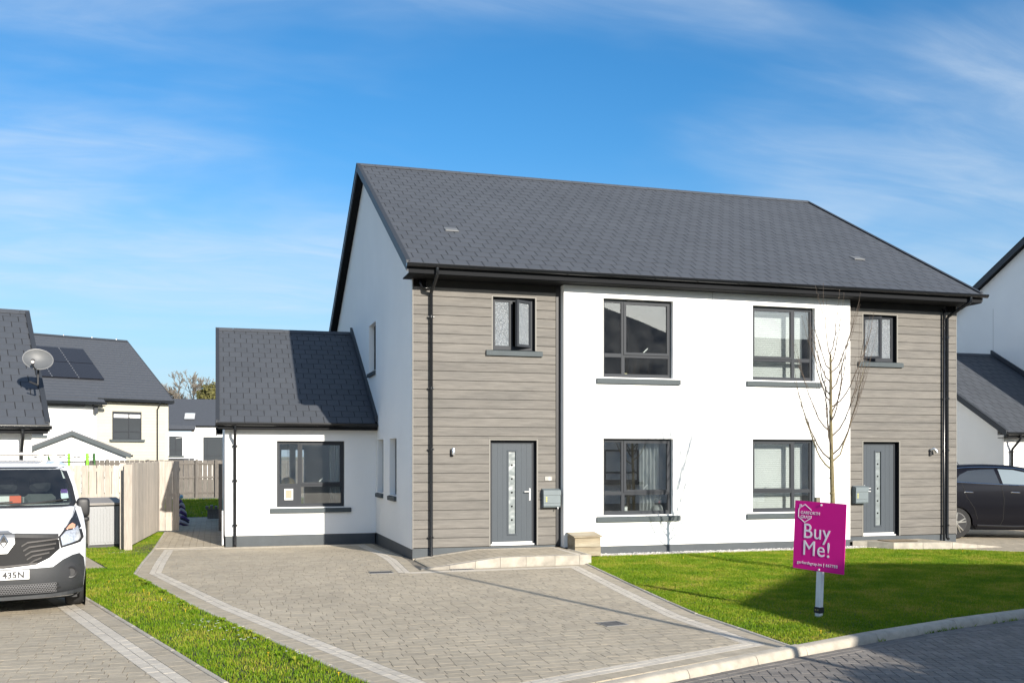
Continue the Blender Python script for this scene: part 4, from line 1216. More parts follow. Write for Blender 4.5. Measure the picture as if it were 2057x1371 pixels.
# wooden log box beside the left step
bx=root('wooden_box','weathered pale wooden box with sloping lid beside the front step','box',(-3.0,-.2,.02))
X0,X1,Y0,Y1=-3.28,-2.73,-.46,-.03
for z0,z1 in ((.022,.20),(.206,.385)):
    mb=MB(); mb.rn=rng.random(); mb.cbox(X0,X1,Y0,Y0+.025,z0,z1,.004); mb.build('plank',m_crate,bx)
    for xx in (X0,X1-.025):
        mb=MB(); mb.rn=rng.random(); mb.box(xx,xx+.025,Y0+.026,Y1,z0,z1+(0 if z1<.3 else .03)); mb.build('plank',m_crate,bx)
mb=MB(); mb.prism([(X0-.03,Y0-.035,.395),(X0-.03,Y1,.455),(X0-.03,Y1,.475),(X0-.03,Y0-.035,.415)],(X1-X0+.06,0,0)); mb.build('lid',m_crate,bx)
mb=MB(); mb.box(X0+.026,X1-.026,Y1-.02,Y1-.001,.022,.41); mb.build('back_panel',m_crate,bx)

# drain and inspection covers in the driveway
def cover(cx,cy,w,d,label,rot=0,grate=False,nm='inspection_cover'):
    r=root(nm,label,'drain cover',(cx,cy,0),'covers set in the driveway')
    fr=MB(); z=gh(cx,cy)
    for q in ((-w/2,w/2,-d/2,-d/2+.015),(-w/2,w/2,d/2-.015,d/2),(-w/2,-w/2+.015,-d/2+.015,d/2-.015),(w/2-.015,w/2,-d/2+.015,d/2-.015)):
        fr.box(cx+q[0],cx+q[1],cy+q[2],cy+q[3],z-.03,z+.007)
    fr.build('frame',M('galvanised',(.20,.20,.20),.5,metal=.5),r)
    lid=MB()
    if grate:
        n=9
        for k in range(n):
            x=cx-w/2+.02+(w-.04)*k/n; lid.box(x,x+(w-.04)/n*.6,cy-d/2+.0155,cy+d/2-.0155,z-.02,z+.005)
    else: lid.box(cx-w/2+.016,cx+w/2-.016,cy-d/2+.016,cy+d/2-.016,z-.02,z+.004)
    lid.build('lid',M('cast_iron',(.055,.055,.058),.6,na=.2,ns=20,bump=.5,bs=90),r)
    r.rotation_euler=(0,0,rot)
cover(-7.38,-1.88,.40,.30,'dark rectangular drain cover in the driveway left of the ramp',0)
cover(-5.93,-1.85,.42,.18,'narrow dark drain grate at the foot of the pale ramp kerb',0,True,'drain_grate')
cover(-5.56,-7.93,.30,.30,'square grey inspection cover near the right edge of the driveway',RAD(8))

# ------------------------------------------------------------------ estate agent's board
def sign():
    s=root('agent_sign','magenta for-sale board reading Buy Me! on a white post in the lawn','sign',(0,0,0))
    w,h=.76,.865; z0=.575
    mp=M('magenta_board',(.66,.012,.25),.5,spec=.12,na=.04,ns=2); mw=M('sign_white',(.80,.74,.80),.5)
    b=MB(); b.box(-w/2,w/2,-.004,.004,z0,z0+h); bd=b.build('board',mp,s)
    y=-.0065
    def t(txt,x,z,size,sp=1.0,bold=0.0,nm='lettering'):
        return link(nm,text_mesh(txt,size,mw,sp,.001,bold),bd,(x,y,z),(RAD(90),0,0))
    t('Buy',-.245,z0+.40,.268,1.04,.0); t('Me!',-.245,z0+.185,.268,1.06,.0)
    t('GARFORTH',-.288,z0+.700,.056,1.0,.0); t('GRAY',-.288,z0+.645,.056,1.0,.0)
    t('garforthgray.im | 667788',-.315,z0+.068,.052,1.14,.0004)
    # house outline logo: open hexagon with a chimney
    lg=MB(); cx,cz=-.225,z0+.71
    pts=[(cx+.095,cz+.048),(cx,cz+.112),(cx-.055,cz+.078),(cx-.055,cz+.105),(cx-.078,cz+.105),(cx-.078,cz+.062),(cx-.095,cz+.05),(cx-.095,cz-.05),(cx,cz-.115),(cx+.095,cz-.055),(cx+.095,cz-.03)]
    for (a,b_),(c,d) in zip(pts[:-1],pts[1:]):
        v=Vector((c-a,0,d-b_)); L=v.length; v/=L; nrm=Vector((-v.z,0,v.x))*.0055; e=v*.0045
        P=[Vector((a,y,b_))-e+nrm,Vector((a,y,b_))-e-nrm,Vector((c,y,d))+e-nrm,Vector((c,y,d))+e+nrm]
        lg.prism([tuple(p) for p in P],(0,.0025,0))
    lg.build('house_outline',mw,bd)
    for zz in (z0+h-.035,z0+.02):
        k=MB(); k.lathe([(.013,-.012),(.013,-.0045)],(.02,0,zz),10,'y'); k.build('fixing_button',m_white,bd)
    p=MB(); p.cbox(-.028,.042,.006,.076,-.02,1.36,.004); p.build('post',M('white_painted_timber',(.74,.74,.73),.6,na=.10,ns=5),s)
    k=MB()
    for q in ((-.036,.050,-.003,.0055),(-.036,.050,.0765,.085),(-.036,-.0285,.0055,.0765),(.0425,.050,.0055,.0765)): k.box(q[0],q[1],q[2],q[3],.05,.125)
    cl=k.build('steel_collar',m_black,s)
    for xx in (-.01,.028):
        q=MB(); q.lathe([(.007,-.009),(.007,-.0035)],(xx,0,.09),6,'y'); q.build('bolt',m_chrome,cl)
    s.location=(-2.90,-8.18,.0)
    s.rotation_euler=(RAD(-1.2),RAD(1.6),RAD(-70))
sign()

# ------------------------------------------------------------------ young tree and its stake
def tree():
    t=root('young_tree','slim bare young tree with upright twigs on the lawn behind the sign','tree',(.11,-4.15,0))
    r=random.Random(12); bx,by=.11,-4.15
    tr=MB(); pts=[]; rad=[]
    for i in range(15):
        z=i*.27; pts.append((bx+.012*math.sin(z*2.1)-.014*z,by+.012*math.cos(z*1.7),z)); rad.append(.046*(1-z/5.2)+.006)
    tr.tube(pts,rad,8)
    for z in (.9,1.35,1.62): tr.lathe([(.03,z),(.052,z+.02),(.03,z+.045)],(bx-.014*z,by,0),8)
    tr.build('trunk',m_bark,t,smooth=60)
    def limb(z,az,reach,rise,n=3,rr=.016):
        x0,y0=bx-.014*z,by
        ca,sa=math.cos(az),math.sin(az); b=MB(); P=[]
        K=9
        for k in range(K+1):
            u=k/K
            out=1.22*reach*(u**.66); up=rise*(u**1.12)
            P.append((x0+ca*out+r.uniform(-.012,.012),y0+sa*out+r.uniform(-.012,.012),z+up))
        b.tube(P,[rr*(1-.86*k/K) for k in range(K+1)],5)
        for k in range(1,K+1):                      # buds
            p=P[k]; b.lathe([(.001,p[2]-.012),(.0085,p[2]),(.001,p[2]+.016)],(p[0]+r.uniform(-.008,.008),p[1]+r.uniform(-.008,.008),0),4)
        o=b.build('branch',m_bark if rr>.0162 else m_twig,t,smooth=60)
        for j in range(n):
            k=r.randint(2,K-2); p=P[k]; az2=az+r.choice((-1,1))*r.uniform(.4,1.2); L=r.uniform(.35,.85)*rise*.75
            q=MB(); Q=[]
            for m in range(6):
                u=m/5; Q.append((p[0]+math.cos(az2)*.20*L*u**.7*1.5+r.uniform(-.008,.008),p[1]+math.sin(az2)*.20*L*u**.7*1.5,p[2]+L*u))
            q.tube(Q,[.0045*(1-.6*m/5) for m in range(6)],4)
            for m in range(1,6): q.lathe([(.001,Q[m][2]-.01),(.0060,Q[m][2]),(.001,Q[m][2]+.013)],(Q[m][0],Q[m][1],0),4)
            q.build('twig',m_twig,o)
    spec=[(1.78,3.3,.55,1.15),(1.90,.15,.62,1.75),(1.95,2.7,.50,1.35),(2.02,-.6,.45,1.5),(2.1,3.9,.42,1.35),(2.2,1.2,.5,1.5),
          (2.35,-.1,.55,1.65),(2.42,2.9,.48,1.3),(2.6,4.6,.40,1.35),(2.75,.4,.50,1.5),(2.85,-.5,.55,1.35),(2.95,3.2,.36,1.15),(3.05,1.7,.35,1.2),(3.15,.1,.42,1.45),
          (3.3,3.0,.30,1.0),(3.45,-.3,.40,1.25),(3.5,2.3,.25,1.0),(3.6,.2,.26,1.25),(3.72,3.4,.16,1.25),(3.78,-.2,.13,1.1)]
    for i,(z,az,re,ri) in enumerate(spec): limb(z,az,re,ri,5 if z<3.3 else 3,.0165-.003*(z-1.8))
tree()
st=root('tree_stake','short square wooden stake beside the young tree','stake',(-.03,-4.0,0))
mb=MB(); mb.cbox(-.145,-.065,-4.04,-3.96,-.02,1.30,.006); mb.build('post',M('stake_wood',(.17,.155,.115),.85,na=.25,ns=6,stretch=(6,6,1)),st)
mb=MB(); mb.tube([(-.15,-4.05,1.02),(-.17,-4.10,1.0),(-.05,-4.24,.98),(.13,-4.21,.98),(.15,-4.11,.98),(.05,-4.02,1.0),(-.06,-3.96,1.02)],.012,5); mb.build('tie',m_black,st)

# ------------------------------------------------------------------ daisies and dandelions
def flowers():
    r=random.Random(5)
    yl=M('dandelion_yellow',(.75,.45,.01),.7); 
    spots=[(-10.95,-5.2),(-11.05,-3.75),(-11.15,-3.35),(-10.5,-5.55),(-11.75,-2.1),(-9.62,-8.75),(-9.05,-9.9),(-10.85,-4.4),
           (-2.2,-.75),(-1.95,-.62),(-1.35,-1.35),(-.6,-1.2),(-3.55,-9.25),(.9,-1.4),(2.4,-3.3),(4.9,-1.75)]
    wh=['dandelion in the middle of the grass strip','dandelion in the strip beside the left driveway corner','dandelion in the strip level with the van wheel','dandelion in the strip near the edging of the van driveway',
        'dandelion in the strip next to the van bumper','dandelion in the strip near the bottom edge of the picture','lowest dandelion of the strip, nearest the road','dandelion in the strip hard against the driveway edging',
        'left one of two dandelions below the wooden box','right one of two dandelions below the wooden box','dandelion on the lawn below the left front window','dandelion on the lawn below the tree shadow',
        'dandelion at the kerb in the near corner of the lawn','dandelion on the lawn between the two front windows','dandelion on the shaded lawn right of the sign','dandelion on the lawn in front of the right front step']
    me=None
    for i,(x,y) in enumerate(spots):
        mb=MB()
        for k in range(14):
            a=k*2.4; q=.012+.009*((k%3)/2); mb.add([(0,0,.045),(q*math.cos(a-.25)*1.3,q*math.sin(a-.25)*1.3,.052),(q*math.cos(a+.25)*1.3,q*math.sin(a+.25)*1.3,.052)],[(0,1,2)])
        mb.lathe([(.004,.0),(.003,.046),(.011,.05),(.002,.056)],(0,0,0),6)
        if me is None: me=mb.mesh('dandelion',yl,(0,0,0))
        o=link('dandelion',me,None,(x,y,gh(x,y)+.004),(0,0,r.uniform(0,6)))
        o.scale=(.72,.72,.75)
        tag(o,wh[i],'dandelion','dandelions in the '+('strip' if x<-8 else 'lawn'))
    mb=MB(); cl=[(-10.3,-6.6),(-9.95,-7.2),(-10.2,-7.1),(-9.9,-7.9),(-10.5,-4.9),(-11.9,3.6),(-12.1,3.4),(-9.3,-8.9)]
    for cx,cy in cl:
        for k in range(9):
            x,y=cx+r.gauss(0,.14),cy+r.gauss(0,.14)
            if not inside((x,y),STRIP): continue
            z=.045+r.uniform(-.01,.012)+gh(x,y)
            for a in range(6):
                t=a*1.047; mb.add([(x,y,z),(x+.013*math.cos(t-.4),y+.013*math.sin(t-.4),z+.002),(x+.013*math.cos(t+.4),y+.013*math.sin(t+.4),z+.002)],[(0,1,2)])
    tag(mb.build('daisies',M('daisy_white',(.8,.8,.78),.7)),'scattered white daisies in the grass strip between the driveways','daisies',kind='stuff')
    mb=MB()                                          # rosettes of broad weeds
    for i in range(26):
        x=r.uniform(-11.3,-9.2); y=-1.2-(x+11.4)*3.9+r.uniform(-.5,.25)
        if not inside((x,y),STRIP): continue
        for k in range(9):
            a=r.uniform(0,6.28); L=r.uniform(.05,.11); w=.014; c,s_=math.cos(a),math.sin(a)
            mb.rn=r.random()
            mb.add([(x,y,.02),(x+c*L*.5-s_*w,y+s_*L*.5+c*w,.055),(x+c*L,y+s_*L,.035),(x+c*L*.5+s_*w,y+s_*L*.5-c*w,.055)],[(0,1,2,3)])
    kk=offset_line(KERB,-.165)
    for i in range(7,10):                            # tufts in the joint between kerb and road
        for j in range(46):
            t=r.random(); x,y=lerp(kk[i][0],kk[i+1][0],t),lerp(kk[i][1],kk[i+1][1],t)
            if r.random()<abs(math.sin(x*2.3+1)): continue
            for k in range(5):
                a=r.uniform(0,6.28); L=r.uniform(.02,.05); q=r.uniform(-.03,.02); mb.rn=r.random()*.5
                mb.add([(x+q-.005,y-.01+q*.3,ROADZ),(x+q+.005,y-.01,ROADZ),(x+q+math.cos(a)*L*.8,y-.015+math.sin(a)*L*.6,ROADZ+L)],[(0,1,2)])
    tag(mb.build('weeds',m_grass),'low weeds in the grass strip and in the kerb joint','weeds',kind='stuff')
flowers()

# ------------------------------------------------------------------ fences
def fence_run(name,label,x0,y0,x1,y1,zt,zb,bw,gap,mat,face=1,posts=(),rails=(.25,.9,1.6),group=None,zbf=None,jit=.008,rail_front=False):
    f=root(name,label,'fence',((x0+x1)/2,(y0+y1)/2,zb if not callable(zb) else 0),group)
    L=math.hypot(x1-x0,y1-y0); dx,dy=(x1-x0)/L,(y1-y0)/L; nx,ny=dy*face,-dx*face    # face: side the boards stand on
    n=int(L/(bw+gap)); 
    for i in range(n):
        s=i*(bw+gap); mb=MB(); mb.rn=rng.random(); top=zt+rng.uniform(-jit,jit); bt=zbf(s/L) if zbf else zb
        a,b=s,s+bw; t=.02; ln=rng.uniform(-.003,.003)
        P=lambda u,q,z:(x0+dx*u+nx*q,y0+dy*u+ny*q,z)
        mb.add([P(a,.0,bt),P(b,.0,bt),P(b,t,bt),P(a,t,bt),P(a+ln,.0,top),P(b+ln,.0,top),P(b+ln,t,top),P(a+ln,t,top)],[(0,3,2,1),(4,5,6,7),(0,1,5,4),(1,2,6,5),(2,3,7,6),(3,0,4,7)])
        mb.build('board',mat,f)
    for z in rails:
        mb=MB(); q0,q1=(-.04,-.001)
        mb.add([P(0,q0,z),P(L,q0,z),P(L,q1,z),P(0,q1,z),P(0,q0,z+.09),P(L,q0,z+.09),P(L,q1,z+.09),P(0,q1,z+.09)],[(0,3,2,1),(4,5,6,7),(0,1,5,4),(1,2,6,5),(2,3,7,6),(3,0,4,7)])
        mb.build('rail',mat,f)
    for s in posts:
        mb=MB(); mb.add([P(s-.05,-.14,zb-.1),P(s+.05,-.14,zb-.1),P(s+.05,-.041,zb-.1),P(s-.05,-.041,zb-.1),P(s-.05,-.14,zt),P(s+.05,-.14,zt),P(s+.05,-.041,zt),P(s-.05,-.041,zt)],[(0,3,2,1),(4,5,6,7),(0,1,5,4),(1,2,6,5),(2,3,7,6),(3,0,4,7)])
        mb.build('post',mat,f)
    return f
fence_run('board_fence','pale board fence behind the grey storage box and the van',-18.0,9.92,-12.14,9.92,1.77,-.06,.172,.020,m_fence,posts=(2,4,5.8))
fence_run('return_fence','pale board fence running from the grass up to the side gate',-12.05,4.45,-11.62,9.88,1.86,-.02,.174,.012,m_fence,face=1,posts=(.28,2.8,5.2))
ep=MB(); ep.rn=.12; ep.cbox(-12.06,-11.89,4.33,4.36,-.12,1.83,.003)
ep.build('end_board',M('end_board_pine',(.36,.32,.275),.85,na=.2,ns=4,stretch=(9,9,.8)),bpy.data.objects['return_fence'])
gt=fence_run('side_gate','pale boarded side gate at the head of the driveway path',-11.64,9.95,-11.07,9.95,1.88,-.04,.174,.011,m_fence,posts=())
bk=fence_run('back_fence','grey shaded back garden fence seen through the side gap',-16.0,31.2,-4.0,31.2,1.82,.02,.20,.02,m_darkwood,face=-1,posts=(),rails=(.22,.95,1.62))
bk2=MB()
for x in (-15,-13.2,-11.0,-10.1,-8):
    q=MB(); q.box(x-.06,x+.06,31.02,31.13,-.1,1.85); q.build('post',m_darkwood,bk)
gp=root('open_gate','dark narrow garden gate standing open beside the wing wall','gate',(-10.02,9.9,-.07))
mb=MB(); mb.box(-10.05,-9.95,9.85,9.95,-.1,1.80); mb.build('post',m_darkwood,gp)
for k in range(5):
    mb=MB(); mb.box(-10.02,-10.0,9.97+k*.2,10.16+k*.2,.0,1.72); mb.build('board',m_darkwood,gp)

# storage box
def storage():
    s=root('storage_box','pale grey plastic storage box with sloping lid against the board fence','storage box',(0,0,0))
    w,d,h=.74,.70,1.02; pg=M('pale_plastic',(.30,.308,.318),.5,na=.03); dg_=M('brown_grey_plastic',(.17,.16,.15),.6,na=.1)
    n=8
    for k in range(2):
        mb=MB(); x0=-w/2+.03+k*(w-.06)/2; x1=x0+(w-.06)/2-.004
        mb.box(x0,x1,0,.03,.07,h-.08)
        for j in range(5): mb.box(x0+.03+j*.066,x0+.075+j*.066,-.014,-.0004,.12,h-.13)
        mb.build('door',pg,s)
    mb=MB(); mb.box(-w/2,-w/2+.029,.0,d,.06,h-.06); mb.box(w/2-.029,w/2,.0,d,.06,h-.06); mb.box(-w/2+.03,w/2-.03,d-.03,d,.06,h+.03)
    for j in range(6): mb.box(-w/2-.006,-w/2-.0004,.06+j*.105,.13+j*.105,.1,h-.12)
    mb.build('side_panels',dg_,s)
    mb=MB(); mb.box(-w/2-.01,w/2+.01,-.012,d+.01,0,.059); mb.build('base',M('dark_base',(.06,.06,.062),.6),s)
    mb=MB(); mb.prism([(-w/2-.03,-.04,h-.05),(-w/2-.03,d+.02,h+.05),(-w/2-.03,d+.02,h+.10),(-w/2-.03,-.04,h)],(w+.06,0,0)); mb.box(-w/2+.2,w/2-.2,-.0445,-.0404,h-.035,h-.008); mb.build('lid',M('lid_plastic',(.25,.235,.22),.6,na=.1),s)
    s.location=(-12.54,5.36,-.07); s.rotation_euler=(0,0,RAD(18))
storage()

# things in the back garden
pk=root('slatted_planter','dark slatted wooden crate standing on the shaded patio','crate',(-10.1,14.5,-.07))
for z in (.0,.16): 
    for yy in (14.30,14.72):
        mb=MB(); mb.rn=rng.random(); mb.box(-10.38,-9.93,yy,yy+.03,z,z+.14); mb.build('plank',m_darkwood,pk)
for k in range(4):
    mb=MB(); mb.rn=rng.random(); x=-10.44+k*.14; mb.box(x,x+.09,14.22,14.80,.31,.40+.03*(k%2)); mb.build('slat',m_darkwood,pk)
def bundle():
    b=root('garden_bundle','crumpled purple and white heap with a pale blue ball on top beside the gate','bundle',(-11.12,12.4,-.07))
    r=random.Random(3); cols=[M('purple_cloth',(.10,.06,.22),.7),M('lilac_white_cloth',(.42,.42,.50),.7),M('navy_cloth',(.03,.03,.06),.7)]
    for i in range(13):
        z=-.05+i*.058; w=.26*(1-z/.95); mb=MB()
        a=r.uniform(-.7,.3); x=-11.14+r.uniform(-.05,.1)*(1-z); y=12.4+r.uniform(-.1,.1)
        pts=[(x-w*.5,y,z+.02),(x-w*.15,y-.05,z+.07),(x+w*.25,y,z+.02),(x+w*.75,y+.03,z-.05)]
        mb.tube(pts,[.03,.055,.05,.02],6); mb.build('fold',cols[i%3],b,smooth=60)
    mb=MB(); mb.lathe([(.005,.74),(.045,.755),(.062,.80),(.045,.845),(.005,.86)],(-11.12,12.4,0),12); mb.build('ball',M('blue_ball',(.25,.50,.62),.4),b,smooth=70)
bundle()

def trampoline():
    t=root('trampoline','trampoline with lime green poles and a sagging net behind the board fence','trampoline',(-15.2,13.6,-.07))
    gr=M('lime_pole',(.22,.62,.03),.45); nt=M('black_net',(.06,.06,.06),.8)
    cx,cy,R=-15.35,14.2,1.65; P=[]
    for k in range(8):
        a=k*math.pi/4+.35; P.append((cx+R*math.cos(a),cy+R*math.sin(a)))
    for i,(x,y) in enumerate(P):
        mb=MB(); mb.tube([(x,y,-.07),(x,y,2.10)],.042,8); mb.build('pole',gr if i%3 else M('dark_green_pole',(.03,.12,.02),.5),t,smooth=60)
    mb=MB(); N=48
    for k in range(8):
        (x0,y0),(x1,y1)=P[k],P[(k+1)%8]
        for j in range(10):
            u0,u1=j/10,(j+1)/10; sg=lambda u: 2.06-.10*4*u*(1-u)
            mb.tube([(lerp(x0,x1,u0),lerp(y0,y1,u0),sg(u0)),(lerp(x0,x1,u1),lerp(y0,y1,u1),sg(u1))],.010,4)
        for j in range(14):
            u=j/14; mb.tube([(lerp(x0,x1,u),lerp(y0,y1,u),.8),(lerp(x0,x1,u),lerp(y0,y1,u),1.86-.06*4*u*(1-u))],.006,3,False)
        for z in (1.0,1.2,1.4,1.6,1.84): mb.tube([(x0,y0,z),(x1,y1,z)],.008 if z<1.8 else .016,3,False)
    mb.build('net',nt,t)
    mb=MB(); mb.lathe([(R-.02,.75),(R+.02,.75),(R+.02,.80),(R-.02,.80)],(cx,cy,0),24); mb.build('bed',m_black,t)
trampoline()

# ------------------------------------------------------------------ white van
m_vanw = M('van_white',(.76,.77,.78),.28,coat=.6,na=.02,ns=2)
m_bump = M('bumper_plastic',(.026,.028,.031),.55,na=.15,ns=5,bump=.15,bs=200)
m_tint = glass('windscreen_glass',.12,(.70,.76,.74))
def pill(cx,cy,cz,a,b,c,n=4.0):
    """rounded box (superellipsoid)"""
    vs=[];fs=[];U,V_=20,12
    sp=lambda t,f: math.copysign(abs(f(t))**(2/n),f(t))
    for j in range(V_+1):
        ph=-math.pi/2+math.pi*j/V_
        for i in range(U):
            t=2*math.pi*i/U; vs.append((cx+a*sp(ph,math.cos)*sp(t,math.cos),cy+b*sp(ph,math.cos)*sp(t,math.sin),cz+c*sp(ph,math.sin)))
    for j in range(V_):
        for i in range(U): fs.append((j*U+i,j*U+(i+1)%U,(j+1)*U+(i+1)%U,(j+1)*U+i))
    return vs,fs
def van():
    v=root('white_van','white van parked nose-out on the left driveway, roof bars on top','van',(0,0,0))
    YC=[(.20,.14),(.26,.05),(.36,.01),(.50,.0),(.62,.01),(.75,.035),(.95,.07),(1.02,.10),(1.06,.15),(1.10,.24),(1.20,.52),(1.30,.86),(1.335,1.0),(1.36,1.06),(1.5,1.22),(1.7,1.47),(1.83,1.64),(1.87,1.74),(1.91,1.95),(1.94,2.25),(1.955,2.6)]
    HW=[(.20,.88),(.3,.935),(.6,.965),(1.0,.975),(1.2,.968),(1.335,.95),(1.5,.925),(1.7,.885),(1.83,.845),(1.87,.825),(1.91,.79),(1.94,.74),(1.955,.66)]
    CR=[(.2,.30),(.6,.34),(.9,.36),(1.05,.40),(1.2,.36),(1.335,.30),(1.5,.26),(1.83,.24),(1.955,.2)]
    def S(x,z):
        h=interp(HW,z); a=min(abs(x)/h,1)
        return interp(YC,z)+interp(CR,z)*(a**3.2)*.8+ (.25*max(0,a-.86)/.14*interp(CR,z) if a>.86 else 0)
    zs=[.20,.26,.33,.42,.5,.58,.66,.75,.85,.95,1.02,1.06,1.10,1.15,1.2,1.25,1.30,1.335,1.36,1.43,1.5,1.6,1.7,1.77,1.83,1.87,1.91,1.94,1.955]
    ts=[-1,-.975,-.94,-.9,-.84,-.76,-.66,-.54,-.4,-.2,0,.2,.4,.54,.66,.76,.84,.9,.94,.975,1]
    LEN=5.0
    vs=[];nx=len(ts)+6
    for z in zs:
        h=interp(HW,z)
        yb=[LEN,3.4,S(h,z)+.5]
        row=[(-h,y,z) for y in yb]+[(t*h,S(t*h,z),z) for t in ts]+[(h,y,z) for y in yb[::-1]]
        vs+=row
    mb=MB(); mb.add(vs,[(j*nx+i,j*nx+i+1,(j+1)*nx+i+1,(j+1)*nx+i) for j in range(len(zs)-1) for i in range(nx-1)])
    top=(len(zs)-1)*nx
    mb.add([vs[top+i] for i in range(nx)],[tuple(range(nx))])
    mb.add([vs[j*nx] for j in range(len(zs))]+[vs[j*nx+nx-1] for j in range(len(zs))],[(j,j+1,len(zs)+j+1,len(zs)+j) for j in range(len(zs)-1)])
    # windscreen opening is left in the shell: drop shell faces inside it
    WS=[(-.80,1.352),(.80,1.352),(.845,1.40),(.80,1.62),(.735,1.80),(.70,1.838),(-.70,1.838),(-.735,1.80),(-.80,1.62),(-.845,1.40)]
    def patch(poly,off,mat,name,par=v,step=.05,thick=.0,smooth=50,mirror=False):
        bd=[]
        for i in range(len(poly)):
            a,b=poly[i],poly[(i+1)%len(poly)]; L=math.dist(a,b); n=max(1,int(L/step))
            for k in range(n): bd.append((lerp(a[0],b[0],k/n),lerp(a[1],b[1],k/n)))
        P=[Vector(p) for p in bd]; nb=len(P)
        x0,x1=min(p.x for p in P),max(p.x for p in P); z0,z1=min(p.y for p in P),max(p.y for p in P)
        x=x0+step*.5
        while x<x1:
            z=z0+step*.5
            while z<z1:
                if inside((x,z),bd): P.append(Vector((x,z)))
                z+=step
            x+=step
        pts,_,fs,*_=geometry.delaunay_2d_cdt(P,[],[list(range(nb))],1,1e-5)
        q=MB(); n=len(pts)
        X=lambda p,o:(p.x,S(p.x,p.y)-o,p.y)
        V=[X(p,off) for p in pts]
        F=[tuple(f) for f in fs]
        if thick:
            V+= [X(p,off-thick) for p in pts]
            F+= [(i,(i+1)%nb,n+(i+1)%nb,n+i) for i in range(nb)]
        q.add(V,F)
        return q.build(name,mat,par,smooth=smooth)
    keep=[];keepr=[]
    for f in mb.f:
        c=[sum(mb.v[i][k] for i in f)/len(f) for k in range(3)]
        if c[1]<2.2 and abs(c[0])<.83 and 1.36<c[2]<1.83 and inside((c[0],c[2]),WS) and c[1]<S(c[0],c[2])+.12: continue
        keep.append(f)
    mb.f=keep; mb.r=[.5]*len(keep); mb.m=[0]*len(keep)
    mb.build('body',m_vanw,v,smooth=35)
    def mir(poly): return [(-x,z) for x,z in poly][::-1]
    # windscreen: black border, glass, wipers
    WO=[(-.86,1.325),(.86,1.325),(.90,1.37),(.862,1.60),(.80,1.80),(.765,1.862),(-.765,1.862),(-.80,1.80),(-.862,1.60),(-.90,1.37)]
    n=10
    fr=MB()
    for i in range(n):
        a,b,c,d=WO[i],WO[(i+1)%n],WS[(i+1)%n],WS[i]
        K=max(1,int(math.dist(a,b)/.08))
        for k in range(K):
            t0,t1=k/K,(k+1)/K; l=lambda p,q,t:(lerp(p[0],q[0],t),lerp(p[1],q[1],t))
            fr.quad(*[(p[0],S(p[0],p[1])-.006,p[1]) for p in (l(a,b,t0),l(a,b,t1),l(d,c,t1),l(d,c,t0))])
    ws=fr.build('windscreen_surround',m_black,v)
    patch(WS,.004,m_tint,'windscreen',v,step=.09)
    for xa,za,xb,zb in ((-.70,1.345,.10,1.40),(.02,1.345,.80,1.425)):
        w=MB(); P=[(lerp(xa,xb,k/8),lerp(za,zb,(k/8))) for k in range(9)]; w.tube([(x,S(x,z)-.022,z) for x,z in P],.010,5); w.build('wiper',m_black,v)
    # cabin: dashboard, seats, bulkhead
    mb=MB(); mb.box(-.84,.84,1.28,1.52,1.10,1.37); mb.box(-.84,.84,2.75,2.78,.5,1.85); mb.build('dashboard',M('dash_grey',(.07,.075,.075),.8),v)
    mb=MB(); mb.quad((-.85,2.74,.5),(.85,2.74,.5),(.78,2.74,1.9),(-.78,2.74,1.9)); mb.quad((-.9,1.3,1.0),(-.9,2.74,1.0),(-.79,2.74,1.86),(-.86,1.6,1.6)); mb.quad((.9,1.3,1.0),(.9,2.74,1.0),(.79,2.74,1.86),(.86,1.6,1.6)); mb.build('cab_lining',M('cab_grey',(.30,.31,.31),.8),v)
    for sx in (-.5,.02,.46):
        s=MB(); s.cbox(sx-.21,sx+.21,2.25,2.42,.9,1.46,.05); s.build('seat_back',M('seat_cloth',(.10,.11,.11),.9),v)
        s=MB(); s.cbox(sx-.14,sx+.14,2.22,2.34,1.49,1.71,.05); s.build('headrest',M('headrest_cloth',(.025,.026,.03),.9),v)
    s=MB(); s.tube([(-.42+.17*math.cos(t*.52),1.72+.06*math.sin(t*.52),1.33+.16*math.sin(t*.52)) for t in range(13)],.014,6); s.build('steering_wheel',m_black,v)
    # bonnet shut line
    for sx in (-1,1):
        q=MB(); P=[(.635,1.005),(.70,1.072),(.80,1.18),(.86,1.285),(.875,1.318)]
        q.tube([(sx*x,S(x,z)-.0005,z) for x,z in P],.0045,4); q.build('shut_line',m_gap,v)
    q=MB(); q.tube([(x,S(x,1.318)-.0005,1.318) for x in [-.875+.175*k for k in range(11)]],.0045,4); q.build('shut_line',m_gap,v)
    # headlights, grille, bumper
    HLt=[(.875,1.285),(.915,1.10),(.945,.95),(.90,.895),(.655,.835),(.628,.98),(.70,1.065),(.80,1.175)]
    for m_ in (0,1):
        pl=HLt if not m_ else mir(HLt)
        h=patch(pl,.004,m_black,'headlight',v,step=.04)
        sx=-1 if m_ else 1
        lens=[(.875,1.10),(.905,.955),(.875,.92),(.675,.865),(.655,.975),(.72,1.045),(.80,1.055)]
        P2=[(x*sx,z) for x,z in lens]; P2=P2 if sx>0 else P2[::-1]
        patch(P2,.008,M('lamp_reflector',(.72,.74,.77),.25,metal=.6,na=.35,ns=45),'lamp_lens',h,step=.035)
        am=[(.72,1.065),(.835,1.075),(.845,1.115),(.81,1.135),(.77,1.115)]
        P3=[(x*sx,z) for x,z in am]; P3=P3 if sx>0 else P3[::-1]
        patch(P3,.009,M('indicator_amber',(.75,.36,.22),.3),'indicator',h,step=.03)
    GR=[(-.628,1.0),(-.16,1.035),(.16,1.035),(.628,1.0),(.645,.832),(.52,.72),(.36,.645),(0,.615),(-.36,.645),(-.52,.72),(-.645,.832)]
    g=patch(GR,.003,M('grille_dark',(.010,.010,.011),.6,spec=.2),'grille',v,step=.06)
    br=M('grille_bar',(.085,.08,.077),.4)
